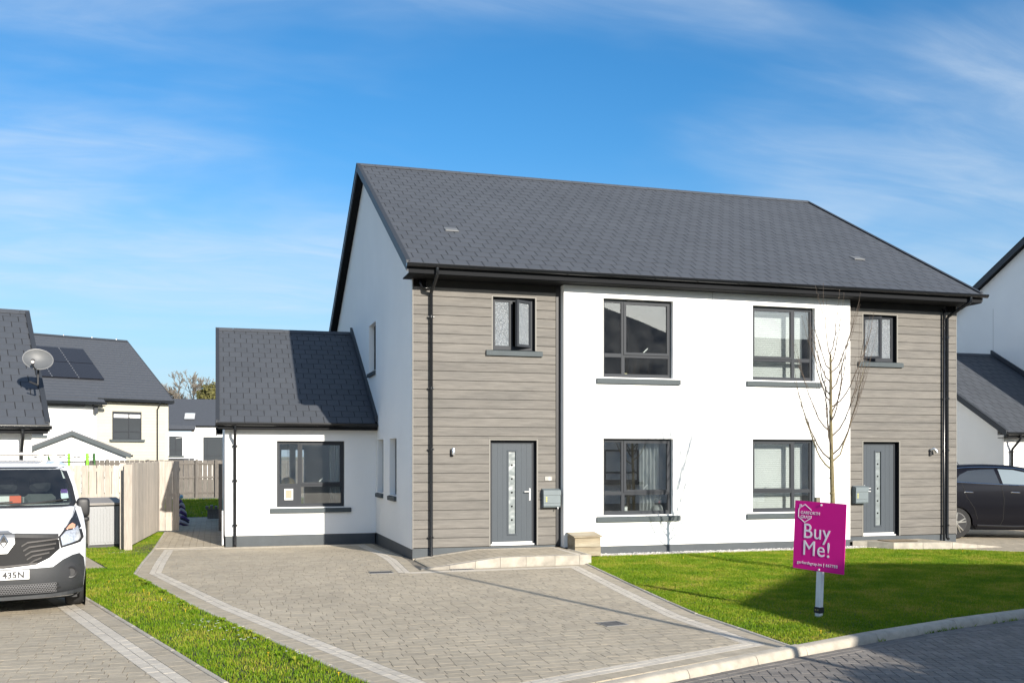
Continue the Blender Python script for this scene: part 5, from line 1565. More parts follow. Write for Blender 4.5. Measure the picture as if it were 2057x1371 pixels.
    def bar(pts,hh,par,mat,off=.03,nm='grille_bar'):
        q=MB()
        P=[]
        for (a,b) in zip(pts[:-1],pts[1:]):
            K=max(1,int(math.dist(a,b)/.06))
            for k in range(K): P.append((lerp(a[0],b[0],k/K),lerp(a[1],b[1],k/K)))
        P.append(pts[-1])
        V=[];F=[]
        for x,z in P:
            y=S(x,z); V+=[(x,y-.003,z-hh),(x,y-off,z-hh*.8),(x,y-off,z+hh*.7),(x,y-.003,z+hh)]
        for i in range(len(P)-1):
            for k in range(3): F.append((i*4+k,i*4+k+1,i*4+5+k,i*4+4+k))
        q.add(V,F); q.build(nm,mat,par)
    bar([(-.63,.985),(-.15,1.012),(.15,1.012),(.63,.985)],.034,g,M('bonnet_strip',(.032,.033,.036),.45),.012)
    for sx in (-1,1):
        for k,(z,xo) in enumerate(((.925,.62),(.868,.60),(.81,.58),(.757,.52),(.70,.43))):
            bar([(sx*(.20+.02*k),z-.045),(sx*(.27+.02*k),z),(sx*xo,z+.03)],.012,g,br,.024)
    bar([(-.38,.662),(0,.638),(.38,.662)],.012,g,br,.02)
    # maker's emblem: a tall rounded hexagon carrying a hollow lozenge
    ch=M('badge_chrome',(.55,.55,.55),.25,metal=.9)
    hexa=[(-.05,1.075),(.05,1.075),(.125,1.03),(.125,.92),(.04,.80),(-.04,.80),(-.125,.92),(-.125,1.03)]
    e=patch(hexa,.035,M('badge_field',(.30,.30,.30),.35,metal=.5),'badge',v,step=.03,thick=.03)
    out=[(0,1.045),(.062,.945),(0,.845),(-.062,.945)]; inn=[(0,.995),(.026,.945),(0,.895),(-.026,.945)]
    lz=MB()
    for i in range(4):
        a,b,c,d=out[i],out[(i+1)%4],inn[(i+1)%4],inn[i]
        m1=((a[0]+d[0])/2,(a[1]+d[1])/2); m2=((b[0]+c[0])/2,(b[1]+c[1])/2); Y=S(0,.94)-.037
        lz.quad((a[0],Y,a[1]),(b[0],Y,b[1]),(m2[0],Y-.018,m2[1]),(m1[0],Y-.018,m1[1])); lz.quad((m1[0],Y-.018,m1[1]),(m2[0],Y-.018,m2[1]),(c[0],Y,c[1]),(d[0],Y,d[1]))
    lz.build('lozenge',ch,e)
    q=MB(); Y=S(0,.94)-.0362; q.poly([(p[0],Y,p[1]) for p in inn]); q.build('lozenge_centre',m_black,e)
    BU=[(-.30,.60),(.30,.60),(.56,.605),(.68,.69),(.80,.742),(.885,.752),(.94,.69),(.955,.55),(.93,.30),(.88,.215),(-.88,.215),(-.93,.30),(-.955,.55),(-.94,.69),(-.885,.752),(-.80,.742),(-.68,.69),(-.56,.605)]
    b=patch(BU,.014,m_bump,'bumper',v,step=.06,thick=.02)
    LG=[(-.62,.405),(.62,.405),(.66,.33),(.52,.285),(-.52,.285),(-.66,.33)]
    lg=patch(LG,.0155,M('lower_grille',(.012,.012,.013),.6),'lower_grille',b,step=.06)
    hm=MB()
    for r_ in range(5):
        z=.297+.024*r_
        for c_ in range(40):
            x=-.58+.03*c_+(.015 if r_%2 else 0)
            if abs(x)>.60: continue
            pts=[(x+.0145*math.cos(k*math.pi/3+.52),z+.0145*math.sin(k*math.pi/3+.52)) for k in range(6)]
            for k in range(6):
                a,c=pts[k],pts[(k+1)%6]; dx_,dz_=(c[0]-a[0]),(c[1]-a[1]); L=math.hypot(dx_,dz_); n_=(-dz_/L*.0028,dx_/L*.0028); Y=lambda p:S(p[0],p[1])-.021
                hm.quad((a[0]-n_[0],Y(a),a[1]-n_[1]),(c[0]-n_[0],Y(c),c[1]-n_[1]),(c[0]+n_[0],Y(c),c[1]+n_[1]),(a[0]+n_[0],Y(a),a[1]+n_[1]))
    hm.build('honeycomb',M('honeycomb_grey',(.13,.13,.135),.5),lg)
    bar([(-.93,.275),(-.6,.245),(0,.232),(.6,.245),(.93,.275)],.028,b,m_bump,.055,'lip')
    for sx in (-1,1):
        f=MB(); x,z=sx*.775,.52; y=S(x,z)-.014
        f.lathe([(.075,y-.002),(.07,y-.016),(.055,y-.012),(.05,y-.006)],(x,0,z),16,'y'); f.build('fog_lamp_blank',m_black,b)
        rec=[(x+.13*math.cos(k*math.pi/6),z+.125*math.sin(k*math.pi/6)) for k in range(12)]
        patch(rec,.0165,M('bumper_recess',(.028,.029,.032),.6),'recess',b,step=.05)
    pl=MB(); Y=S(0,.53)-.040; pl.cbox(-.29,.29,Y,Y+.03,.472,.592,.004); p=pl.build('number_plate',M('plate_white',(.78,.78,.76),.4),v)
    link('plate_lettering',text_mesh('435N',.105,m_black,1.04,.001,.0035),p,(-.012,Y-.0016,.497),(RAD(90),0,0))
    # mirrors
    for sx in (-1,1):
        mr=MB(); ym=1.32
        mr.add(*pill(sx*.985,ym-.035,1.30,.088,.07,.135)); mo=mr.build('mirror',m_black,v,smooth=60)
        am=MB(); am.tube([(sx*.86,ym+.02,1.26),(sx*.95,ym-.02,1.25)],.04,6); am.build('mirror_arm',m_black,mo)
        bt=MB(); bt.add(*pill(sx*.985,ym-.035,1.135,.082,.06,.03)); bt.build('lower_mirror',m_black,mo)
    # wheels
    for sx in (-1,1):
        for yy in (.90,4.0):
            w=MB(); x0=sx*.955; w.lathe([(.20,x0-sx*.215),(.30,x0-sx*.215),(.325,x0-sx*.19),(.325,x0-sx*.03),(.30,x0),(.21,x0-.002*sx)],(0,yy,.325),22,'x')
            wh=w.build('wheel',m_rubber,v,smooth=40)
            rm=MB(); rm.lathe([(.21,x0+sx*.002),(.19,x0+sx*.004),(.06,x0+sx*.012),(.02,x0+sx*.013)],(0,yy,.325),18,'x'); rm.build('rim',M('steel_rim',(.30,.30,.30),.4,metal=.6),wh)
            a=MB(); a.lathe([(.39,sx*.977),(.02,sx*.978)],(0,yy,.34),22,'x'); a.build('wheel_arch',m_black,v)
    un=MB(); un.box(-.86,.86,.35,4.9,.17,.30); un.build('underbody',m_black,v)
    # roof bars with their feet, one carrying a pipe
    al=M('aluminium_bar',(.40,.36,.31),.4,metal=.5)
    for yy in (2.35,3.3,4.3):
        r=MB(); r.tube([(-.86,yy,2.05),(.80,yy,2.05)],.026,8); ro=r.build('roof_bar',al,v,smooth=60)
        for sx in (-.55,.52,.70):
            f=MB(); f.add([(sx-.03,yy-.03,1.95),(sx+.03,yy-.03,1.95),(sx+.03,yy+.03,1.95),(sx-.03,yy+.03,1.95),(sx-.07,yy-.02,2.03),(sx-.02,yy-.02,2.03),(sx-.02,yy+.02,2.03),(sx-.07,yy+.02,2.03)],[(0,1,5,4),(1,2,6,5),(2,3,7,6),(3,0,4,7),(4,5,6,7)]); f.build('bar_foot',al,ro)
    # stickers and the orange pack on the dashboard
    q=MB(); 
    k=[(.70,1.53),(.79,1.53),(.80,1.44),(.775,1.40),(.725,1.40),(.70,1.44)]
    s=patch(k,-.010,M('sticker_white',(.70,.78,.80),.5),'windscreen_sticker',v,step=.04)
    patch([(.703,1.553),(.785,1.553),(.79,1.50),(.702,1.50)],-.006,M('sticker_purple',(.16,.08,.30),.5),'sticker_band',s,step=.04)
    v.location=(-12.66,-5.37,0.0); v.rotation_euler=(0,0,RAD(10))
    # on the dashboard, a thing of its own
    o=root('dashboard_pack','orange and white pack lying on the van dashboard','pack',(0,0,0))
    mb=MB(); mb.cbox(-.07,.20,1.30,1.40,1.372,1.47,.006); mb.build('pack_body',m_white,o)
    mb=MB(); mb.cbox(.06,.205,1.293,1.405,1.373,1.472,.004); mb.build('orange_end',M('pack_orange',(.75,.13,.05),.5),o)
    o.location=v.location; o.rotation_euler=v.rotation_euler
van()

# ------------------------------------------------------------------ dark car behind the right corner
def car():
    c=root('dark_car','glossy black estate car partly hidden behind the right corner of the house','car',(0,0,0))
    mp=M('car_black',(.006,.006,.009),.30,coat=.2,spec=.18); WB=2.67
    def arch(cx,r=.40): return [(cx+r*math.cos(t),.33+r*math.sin(t)) for t in [math.pi*(1-k/10) for k in range(11)]]
    side=[(-.80,.30),(-.86,.55),(-.88,.85),(-.84,1.02),(-.72,1.18),(-.52,1.42),(-.38,1.58),(-.15,1.63),(.3,1.665),(.8,1.68),(1.3,1.66),(1.7,1.59),(2.1,1.42),(2.55,1.17),(2.75,1.09),(3.2,1.0),(3.45,.88),(3.55,.68),(3.53,.40),(3.42,.26)]
    bot=arch(WB)[::-1]+[(2.2,.22),(.5,.22)]+arch(0)[::-1]
    prof=side+[(WB+.45,.25)]+bot+[(-.42,.28)]
    HW=[(.2,.84),(.45,.90),(.75,.915),(1.0,.905),(1.2,.875),(1.35,.80),(1.5,.73),(1.6,.66),(1.68,.52)]
    def yw(x,z):
        e=min((x+.88)/.5,(3.55-x)/.75,1); e=max(e,0)
        return interp(HW,z)*(.80+.20*math.sqrt(max(0,1-(1-e)**2)))
    bd=[]
    n=len(prof)
    for i in range(n):
        a,b=prof[i],prof[(i+1)%n]; k=max(1,int(math.dist(a,b)/.09))
        for j in range(k): bd.append((lerp(a[0],b[0],j/k),lerp(a[1],b[1],j/k)))
    P=[Vector(p) for p in bd]; nb=len(P)
    x=-.8
    while x<3.5:
        z=.27
        while z<1.68:
            if inside((x,z),bd): P.append(Vector((x,z)))
            z+=.08
        x+=.1
    pts,_,fs,*_=geometry.delaunay_2d_cdt(P,[],[list(range(nb))],1,1e-5)
    m=len(pts); mb=MB()
    mb.add([(p.x,-yw(p.x,p.y),p.y) for p in pts]+[(p.x,yw(p.x,p.y),p.y) for p in pts],[tuple(f) for f in fs]+[tuple(m+i for i in f[::-1]) for f in fs]+[(i,(i+1)%nb,m+(i+1)%nb,m+i) for i in range(nb)])
    mb.build('body',mp,c,smooth=50)
    def spatch(poly,off,mat,name,par=c,sides=(-1,1),step=.06):
        res=[]
        for s in sides:
            b2=[]
            for i in range(len(poly)):
                a,b=poly[i],poly[(i+1)%len(poly)]; k=max(1,int(math.dist(a,b)/step))
                for j in range(k): b2.append((lerp(a[0],b[0],j/k),lerp(a[1],b[1],j/k)))
            P=[Vector(p) for p in b2]; nb=len(P)
            x=min(p[0] for p in b2)
            while x<max(p[0] for p in b2):
                z=min(p[1] for p in b2)
                while z<max(p[1] for p in b2):
                    if inside((x,z),b2): P.append(Vector((x,z)))
                    z+=step
                x+=step
            pt,_,ff,*_=geometry.delaunay_2d_cdt(P,[],[list(range(nb))],1,1e-5)
            q=MB(); q.add([(p.x,s*(yw(p.x,p.y)+off),p.y) for p in pt],[tuple(f) for f in ff]); res.append(q.build(name,mat,par,smooth=50))
        return res
    gl=M('car_glass',(.035,.040,.045),.04,spec=1.0,coat=.5)
    spatch([(.0,1.30),(.12,1.44),(.32,1.535),(.60,1.56),(.92,1.57),(1.02,1.24),(.5,1.265),(.08,1.285)],.006,gl,'rear_window')
    spatch([(1.01,1.57),(1.35,1.555),(1.68,1.485),(2.05,1.33),(2.22,1.20),(1.5,1.225),(1.09,1.24)],.006,M('car_glass_pale',(.20,.24,.26),.05,spec=1.0,coat=.5),'front_window')
    def line(pts,r,mat,nm,off=.008):
        for s in (-1,1):
            q=MB(); Q=[]
            for a,b in zip(pts[:-1],pts[1:]):
                k=max(1,int(math.dist(a,b)/.1))
                for j in range(k): Q.append((lerp(a[0],b[0],j/k),lerp(a[1],b[1],j/k)))
            Q.append(pts[-1]); q.tube([(x,s*(yw(x,z)+off),z) for x,z in Q],r,4); q.build(nm,mat,c)
    line([(-.45,1.30),(.05,1.275),(.5,1.25),(1.05,1.225),(1.6,1.205),(2.3,1.175)],.011,m_chrome,'chrome_strip')
    line([(-.2,1.55),(.2,1.60),(.6,1.615),(1.0,1.61),(1.4,1.59),(1.75,1.52),(2.15,1.34),(2.35,1.20)],.010,m_chrome,'roof_strip')
    line([(1.05,1.22),(1.10,.9),(1.08,.45),(1.0,.27)],.005,m_gap,'door_gap',.0015)
    line([(.15,1.26),(.25,.95),(.42,.70),(.50,.45)],.005,m_gap,'door_gap',.0015)
    line([(.5,.30),(1.3,.285),(2.2,.30)],.03,m_black,'sill_moulding',.0)
    for xx in (.30,1.36):
        for s in (-1,1):
            q=MB(); y=s*(yw(xx,1.06)+.022); q.tube([(xx-.10,y-s*.02,1.05),(xx-.08,y,1.055),(xx+.08,y,1.05),(xx+.10,y-s*.02,1.045)],.014,6); q.build('door_handle',m_chrome,c)
    a=MB(); a.tube([(.22,-.30,1.66),(.02,-.32,1.92)],[.008,.003],5); a.build('aerial',m_black,c)
    for s in (-1,1):
        for x in (0,WB):
            w=MB(); y0=s*.90; w.lathe([(.24,y0-s*.22),(.34,y0-s*.22),(.355,y0-s*.19),(.355,y0-s*.03),(.335,y0),(.25,y0)],(x,0,.355),24,'y'); wh=w.build('wheel',m_rubber,c,smooth=40)
            rm=MB(); rm.lathe([(.250,y0+s*.003),(.235,y0+s*.006),(.03,y0+s*.007)],(x,0,.355),20,'y'); rr=rm.build('rim',M('rim_dark',(.03,.03,.032),.4),wh)
            sp=MB()
            for k in range(5):
                t=k*1.2566+.3
                for d in (-.16,.16):
                    sp.tube([(x+.05*math.cos(t),y0+s*.016,.355+.05*math.sin(t)),(x+.235*math.cos(t+d),y0+s*.010,.355+.235*math.sin(t+d))],[.022,.016],5)
            sp.lathe([(.06,y0+s*.008),(.05,y0+s*.02),(.02,y0+s*.022)],(x,0,.355),12,'y'); sp.build('spokes',M('alloy',(.50,.49,.46),.3,metal=.8),rr)
    un=MB(); un.box(-.7,3.3,-.75,.75,.2,.32); un.build('underbody',m_black,c)
    c.scale=(1,1,1.08); c.location=(7.62,1.95,.0); c.rotation_euler=(0,0,RAD(-27))
car()

# ------------------------------------------------------------------ the right-hand neighbour, same design
def neighbour():
    OX,OY,OZ=21.0,-1.07,-.11
    T=lambda x,y,z:(x+OX,y+OY,z+OZ)
    n=root('neighbour_house','white gabled house with slate side wing beyond the dark car on the right','house',(14.5,3,0))
    H=lambda:MB(T)
    top=lambda y: 5.70+RK*((y if y<YR else 2*YR-y)+.37)-.10
    wall_gable(H(),-6.43,.28,.21,12.99,-.2,top,[]).build('gable_wall',m_render,n)
    wall_front(H(),-6.15,6.15,-.2,5.5,.21,.45,[]).build('front_wall',m_render,n)
    wall_front(H(),-6.15,6.15,-.2,5.5,12.7,12.95,[]).build('rear_wall',m_render,n)
    wall_gable(H(),6.15,.28,.21,12.99,-.2,top,[]).build('gable_wall',m_render,n)
    j=H(); j.box(-6.434,-6.4305,9.05,9.062,.2,7.0); j.build('movement_joint',MATS['joint_mastic'],n)
    rf=roof_slab(n,-6.63,6.63,-.37,5.70,YR,ZR,YB,5.70,T,mat=m_slatefar)
    ridge(rf,-6.64,6.64,YR,ZR,RK,T)
    verge(n,-6.65,-6.431,-.37,5.70,YR,ZR,YB,5.70,T)
    gutter(n,-6.66,6.7,-.452,5.665,T)
    side_wing(n,T,(OX,OY,OZ),front=False,limit=120)
neighbour()
fp=MB(); fp.cbox(8.85,9.0,7.5,7.6,0,1.72,.005); fo=root('white_post','white painted post between the house corner and the dark car','post',(8.92,7.55,0)); fp.build('post_shaft',m_white,fo)
q=MB(); q.cbox(8.83,9.02,7.48,7.62,1.721,1.75,.005); q.build('cap',m_white,fo)

# ------------------------------------------------------------------ left-hand neighbour with the satellite dish
def left_house():
    n=root('left_house','white house wing with steep slate roof and gutter behind the van','house',(-13.04,1.0,0))
    ye,ze,yr,zr=1.0,2.60,5.6,5.24; k=(zr-ze)/(yr-ye); xr=-13.08; yb=2*yr-ye
    wall_front(MB(),-20,-13.34,-.1,2.52,1.32,1.56,[]).build('front_wall',m_render,n)
    top=lambda y: ze+k*((y if y<yr else 2*yr-y)-ye)-.10
    wall_gable(MB(),-13.58,.24,1.561,9.6,-.1,top,[]).build('gable_wall',m_render,n)
    q=MB(); q.box(-20,-13.345,1.305,1.33,-.12,.17); q.build('plinth',m_plinth,n)
    rf=roof_slab(n,-20.0,xr,ye,ze,yr,zr,yb,ze)
    slates(rf,-17.5,xr-.01,ye-.03,ze-.03*k,yr-.02,zr-.012,w=.30,e=.30,limit=300)
    fs=MB(); fs.quad((-20,ye,ze+.01),(-17.5,ye,ze+.01),(-17.5,yr,zr+.01),(-20,yr,zr+.01)); fs.build('hidden_roof_side',m_slatefar,rf)
    ridge(rf,-20,xr+.02,yr,zr,k)
    verge(n,xr+.02,-13.34,ye,ze,yr,zr,yb,ze,sgn=1,h=.13)
    fb=MB(); fb.box(-20,xr-.01,.985,1.012,2.44,2.58); fb.build('fascia',m_soffit,n)
    sf=MB(); sf.box(-20,xr-.01,1.013,1.5,2.435,2.455); sf.build('soffit',m_soffit,n)
    gutter(n,-20,xr+.04,.922,2.565)
    downpipe(n,-13.52,.922,2.51,1.255,.0,clips=(.5,1.9))
    n.rotation_euler=(0,0,RAD(13.7))
left_house()
def dish():
    d=root('satellite_dish','grey oval satellite dish fixed to the roof edge of the left house','satellite dish',(0,0,0))
    mb=MB(); P=[]
    A,B=.262,.21
    for i in range(7):
        r=i/6
        for k in range(24):
            t=2*math.pi*k/24; P.append((A*r*math.cos(t),-.07*(r*r)+.07,B*r*math.sin(t)))
    F=[(i*24+k,i*24+(k+1)%24,(i+1)*24+(k+1)%24,(i+1)*24+k) for i in range(6) for k in range(24)]
    F+=[tuple(range(24))]
    mb.add(P,F); mb.add([(x,y+.006,z) for x,y,z in P],F)
    for k in range(24): pass
    ds=mb.build('reflector',M('dish_grey',(.095,.10,.105),.5,na=.12,ns=8),d,smooth=60)
    r=MB(); r.tube([(A*math.cos(t*.2618),.0,B*math.sin(t*.2618)) for t in range(25)],.008,5,False); r.build('rim',M('dish_rim',(.2,.2,.2),.4),d)
    a=MB(); a.tube([(0,.075,-.16),(-.02,-.05,-.24),(-.07,-.22,-.25)],.014,6); a.build('arm',m_black,d)
    l=MB(); l.tube([(-.07,-.22,-.25),(-.075,-.20,-.13)],[.022,.032],8); l.build('receiver',m_black,d)
    l=MB(); l.tube([(-.075,-.262,-.20),(-.075,-.215,-.17)],[.03,.02],8); l.build('receiver_cap',M('dish_white',(.6,.55,.52),.4),d)
    b=MB(); b.tube([(0,.08,-.05),(.02,.20,-.10),(.05,.24,-.42)],.018,6); b.tube([(.05,.24,-.42),(-.10,.26,-.36)],.02,6); b.build('bracket',m_black,d)
    d.location=(-13.33,1.42,3.835); d.rotation_euler=(RAD(-22),RAD(6),RAD(8))
dish()

# ------------------------------------------------------------------ houses further off
def far_window(par,cx,z0,w,h,T,y,split=.6,blind_=0,sill=True):
    f=MB(T); fw=.07
    f.box(cx-w/2,cx-w/2+fw,y-.03,y+.03,z0,z0+h); f.box(cx+w/2-fw,cx+w/2,y-.03,y+.03,z0,z0+h); f.box(cx-w/2+fw,cx+w/2-fw,y-.03,y+.03,z0,z0+fw); f.box(cx-w/2+fw,cx+w/2-fw,y-.03,y+.03,z0+h-fw,z0+h)
    xm=cx-w/2+w*split; f.box(xm-fw/2,xm+fw/2,y-.03,y+.03,z0+fw,z0+h-fw); f.box(cx-w/2+fw,cx+w/2-fw,y-.028,y+.028,z0+h*.28-fw/2,z0+h*.28+fw/2)
    win=f.build('window',m_frame,par)
    p=MB(T); p.box(cx-w/2+fw,cx+w/2-fw,y+.0,y+.01,z0+fw,z0+h-fw); p.build('pane',M('far_pane',(.05,.055,.06),.08,spec=.8),win)
    if blind_:
        b=MB(T); b.box(cx-w/2+fw,xm-fw/2,y-.008,y-.002,z0+h*.78,z0+h*.90); b.box(xm+fw/2,cx+w/2-fw,y-.008,y-.002,z0+h*.78,z0+h*.90); b.build('roller_blind',m_white,win)
    if sill:
        s=MB(T); s.box(cx-w/2-.18,cx+w/2+.18,y-.12,y+.03,z0-.13,z0-.005); s.build('sill',m_sill,win)
def rotT(px,py,pz,a):
    ca,sa=math.cos(a),math.sin(a)
    return lambda x,y,z:(px+x*ca-y*sa,py+x*sa+y*ca,pz+z)
def solar_house():
    # local: x along the facade from its right-hand end (negative to the left), y into depth
    n=root('solar_house','white and cream house with black solar panels on its slate roof, beyond the fences','house',(-13.0,47,0))
    T=rotT(-12.95,46.6,0,RAD(26)); H=lambda:MB(T)
    k=.585; ze=5.45; zr=9.75; yr=-.4+(zr-ze)/k; yb=2*yr+.4
    # cream boarded bay on the right, white part to the left with the lower eaves
    wl=H(); wall_front(wl,-4.55,-.25,-.3,ze-.1,0,.3,[]); cw=wl.build('cream_wall',m_gap,n)
    z=-.2
    while z<ze-.2:
        b=H(); b.rn=rng.random(); b.box(-4.55,-.25,-.03,-.001,z,z+.186); b.build('board',m_cream,cw); z+=.19
    wl=H(); wall_front(wl,-18,-4.551,-.3,ze-.55,-.35,.0,[]); wl.build('white_wall',m_render,n)
    top=lambda y: ze+k*((y if y<yr else 2*yr-y)+.4)-.1
    g=H(); wall_gable(g,-.26,.25,.301,yb-.5,-.3,top,[]); g.build('gable_wall',m_render,n)
    c=H(); c.box(-.25,-.02,-.034,.30,-.3,ze-.2); c.build('corner_board',m_cream,n)
    rf=roof_slab(n,-18,.15,-.4,ze,yr,zr,yb,ze,T,mat=m_slatefar)
    lo=H(); lo.add([(-18,-.85,ze-.26),(-4.2,-.85,ze-.26),(-4.2,-.395,ze+.006),(-18,-.395,ze+.006)],[(0,1,2,3)]); lo.build('lower_eaves',m_slatefar,rf)
    # slate courses standing proud, joined: too small to tell one by one
    st=H(); L=math.hypot(yr+.4,zr-ze); N=24
    for i in range(N):
        t0,t1=i/N,(i+1)/N; st.rn=rng.random()
        st.add([(-18,lerp(-.4,yr,t0)-.012,lerp(ze,zr,t0)+.020),(.15,lerp(-.4,yr,t0)-.012,lerp(ze,zr,t0)+.020),(.15,lerp(-.4,yr,t1),lerp(ze,zr,t1)+.012),(-18,lerp(-.4,yr,t1),lerp(ze,zr,t1)+.012),(-18,lerp(-.4,yr,t0)-.012,lerp(ze,zr,t0)+.005),(.15,lerp(-.4,yr,t0)-.012,lerp(ze,zr,t0)+.005)],[(0,1,2,3),(0,4,5,1)])
    st.build('slate_courses',m_slatefar,rf)['kind']='stuff'
    rd=H(); rd.prism([(-18,yr-.15,zr-.04),(-18,yr,zr+.09),(-18,yr+.15,zr-.04)],(18.15,0,0)); rd.build('ridge_tile',m_trim,rf)
    for x in (-12.5,-10.6,-8.3,-6,-4,-2.2,-.6):
        s=H(); s.lathe([(.05,zr+.06),(.04,zr+.13),(.01,zr+.15)],(x,yr-.03,0),8); s.build('ridge_fixing',m_chrome,rf)
    bb=H(); bb.prism([(.15,-.42,ze+.03),(.15,yr,zr+.03),(.15,yr,zr-.17),(.15,-.42,ze-.17)],(.05,0,0)); bb.prism([(.15,yb,ze+.03),(.15,yr,zr+.03),(.15,yr,zr-.17),(.15,yb,ze-.17)],(.05,0,0)); bb.build('bargeboard',m_trim,n)
    ft=H(); ft.box(-4.5,.15,-.52,-.40,ze-.16,ze+.0); ft.build('gutter',m_pvc,n)
    ft=H(); ft.box(-18,-4.15,-.98,-.86,ze-.43,ze-.28); ft.build('gutter',m_pvc,n)
    sf=H(); sf.box(-4.5,.15,-.40,.0,ze-.2,ze-.17); sf.box(-18,-4.2,-.86,-.36,ze-.5,ze-.46); sf.build('soffit',m_soffit,n)
    cr=H(); cr.box(-4.75,-4.55,-.62,-.352,ze-.95,ze-.5); cr.build('corbel',m_trim,n)
    dp=H(); dp.tube([(-.75,-.46,ze-.15),(-.75,-.46,ze-.3),(-.75,-.09,ze-.55),(-.75,-.09,0)],.045,8); dp.build('downpipe',m_pvc,n)
    far_window(n,-2.62,3.02,1.75,1.68,T,-.065,.56,1)
    far_window(n,-8.4,3.2,1.75,1.5,T,-.37,.5,1)
    # the solar panels: three columns of two
    mp=M('solar_black',(.012,.012,.017),.15); ms=M('panel_rail',(.25,.25,.26),.4,metal=.6)
    x0,x1=-9.5,-3.35; s0,s1=.27,.77
    P=lambda x,s,l:(x,lerp(-.4,yr,s)-l*.5,lerp(ze,zr,s)+l*.86)
    for c_ in range(4):
        for r_ in range(2):
            a,b=lerp(x0,x1,c_/4)+.03,lerp(x0,x1,(c_+1)/4)-.03; s2,s3=lerp(s0,s1,r_/2)+.004,lerp(s0,s1,(r_+1)/2)-.004
            q=H(); q.add([P(a,s2,.12),P(b,s2,.12),P(b,s3,.12),P(a,s3,.12),P(a,s2,.06),P(b,s2,.06),P(b,s3,.06),P(a,s3,.06)],[(0,1,2,3),(0,4,5,1),(1,5,6,2),(3,7,4,0)]); q.build('solar_panel',mp,rf)
        if c_:
            x=lerp(x0,x1,c_/4); q=H()
            for j in range(14):
                t0=lerp(s0,s1,j/14); t1=lerp(s0,s1,(j+.7)/14); q.add([P(x-.03,t0,.125),P(x+.03,t0,.125),P(x+.03,t1,.125),P(x-.03,t1,.125)],[(0,1,2,3)])
            q.build('panel_rail',ms,rf)
solar_house()
def garage():
    n=root('gabled_garage','low white gabled outbuilding with grey barge trim just beyond the board fence','outbuilding',(-16.7,35.5,0))
    T=rotT(-17.05,35.2,0,RAD(8)); H=lambda:MB(T)
    hw,ze,zr=2.75,2.05,3.22; LEN=6
    g=H(); g.prism([(-hw+.2,0,-.3),(hw-.2,0,-.3),(hw-.2,0,ze-.02),(0,0,zr-.12),(-hw+.2,0,ze-.02)],(0,LEN,0)); g.build('wall',m_render,n)
    for sx in (-1,1):
        b=H(); b.prism([(sx*hw,-.25,ze),(0,-.25,zr),(0,-.25,zr-.17),(sx*hw,-.25,ze-.16)],(0,.05,0)); b.build('bargeboard',m_sill,n)
        r=H(); r.prism([(sx*hw,-.255,ze+.001),(0,-.255,zr+.001),(0,-.255,zr+.08),(sx*hw*1.01,-.255,ze+.08)],(0,LEN+.5,0)); r.build('roof',m_slatefar,n)
        u=H(); u.box(min(sx*hw,sx*(hw+.11)),max(sx*hw,sx*(hw+.11)),-.26,LEN,ze-.08,ze+.02); u.build('gutter',m_pvc,n)
garage()
def far_house():
    n=root('far_house','distant white house with slate roof and roof window seen in the gap','house',(-12,83,0))
    T=rotT(-16.5,81.6,0,RAD(-4)); H=lambda:MB(T)
    ze,zr=4.75,7.75; k=.62; D=(zr-ze)/k
    w=H(); wall_front(w,-.2,4.4,-.3,ze-.45,-.3,.0,[]); w.build('white_wall',m_render,n)
    w=H(); wall_front(w,4.401,12,-.3,ze+.1,0,.3,[]); w.build('white_wall',m_render,n)
    r=H(); r.add([(-.4,-.45,ze+.25-.45),(4.55,-.45,ze-.2),(4.55,-.05,ze+.2),(-.4,-.05,ze+.2)],[(0,1,2,3)]); r.add([(-.4,-.05,ze+.2),(12.4,-.05,ze+.2),(12.4,D,zr),(-.4,D,zr),(12.4,2*D,ze+.2),(-.4,2*D,ze+.2)],[(0,1,2,3),(3,2,4,5)]); rf=r.build('roof',m_slatefar,n)
    gx=H(); gx.box(-.4,4.5,-.56,-.45,ze-.34,ze-.18); gx.box(4.6,12.4,-.16,-.05,ze+.05,ze+.2); gx.build('gutter',m_pvc,n)
    f=H(); f.add([(3.4,.85,ze+.85),(4.35,.85,ze+.85),(4.35,1.75,ze+1.45),(3.4,1.75,ze+1.45)],[(0,1,2,3)]); sk=f.build('roof_window',M('pale_frame',(.45,.46,.47),.4),rf)
    q=H(); q.add([(3.52,.95,ze+.97),(4.23,.95,ze+.97),(4.23,1.64,ze+1.44),(3.52,1.64,ze+1.44)],[(0,1,2,3)]); q.build('pane',M('skylight',(.55,.62,.66),.1),sk)
    far_window(n,2.75,2.05,1.2,1.85,T,-.32,.5)
    far_window(n,6.5,1.35,2.5,2.5,T,-.03,.15)
    b=H(); b.box(2.2,4.35,-1.6,-.31,-.3,1.4); b.prism([(2.1,-1.7,1.38),(2.1,-.31,1.75),(2.1,-.31,1.80),(2.1,-1.7,1.44)],(2.35,0,0)); b.build('bin_store',m_frame,n)
    d=H(); d.tube([(8.9,-.14,ze),(8.9,-.14,-.3)],.06,6); d.build('downpipe',m_pvc,n)
far_house()
ln=root('rotary_dryer','thin grey rotary clothes dryer standing beyond the back fence','clothes dryer',(-9.6,60,0))
mb=MB(); mb.tube([(-12.05,60,0),(-12.05,60,3.55)],.03,6); mb.build('pole',M('alu_pole',(.45,.45,.45),.4,metal=.5),ln)
mb=MB(); mb.tube([(-13.0,60,3.35),(-12.05,60,3.52),(-11.3,60,3.95)],.03,5); mb.build('arm',MATS['alu_pole'],ln)

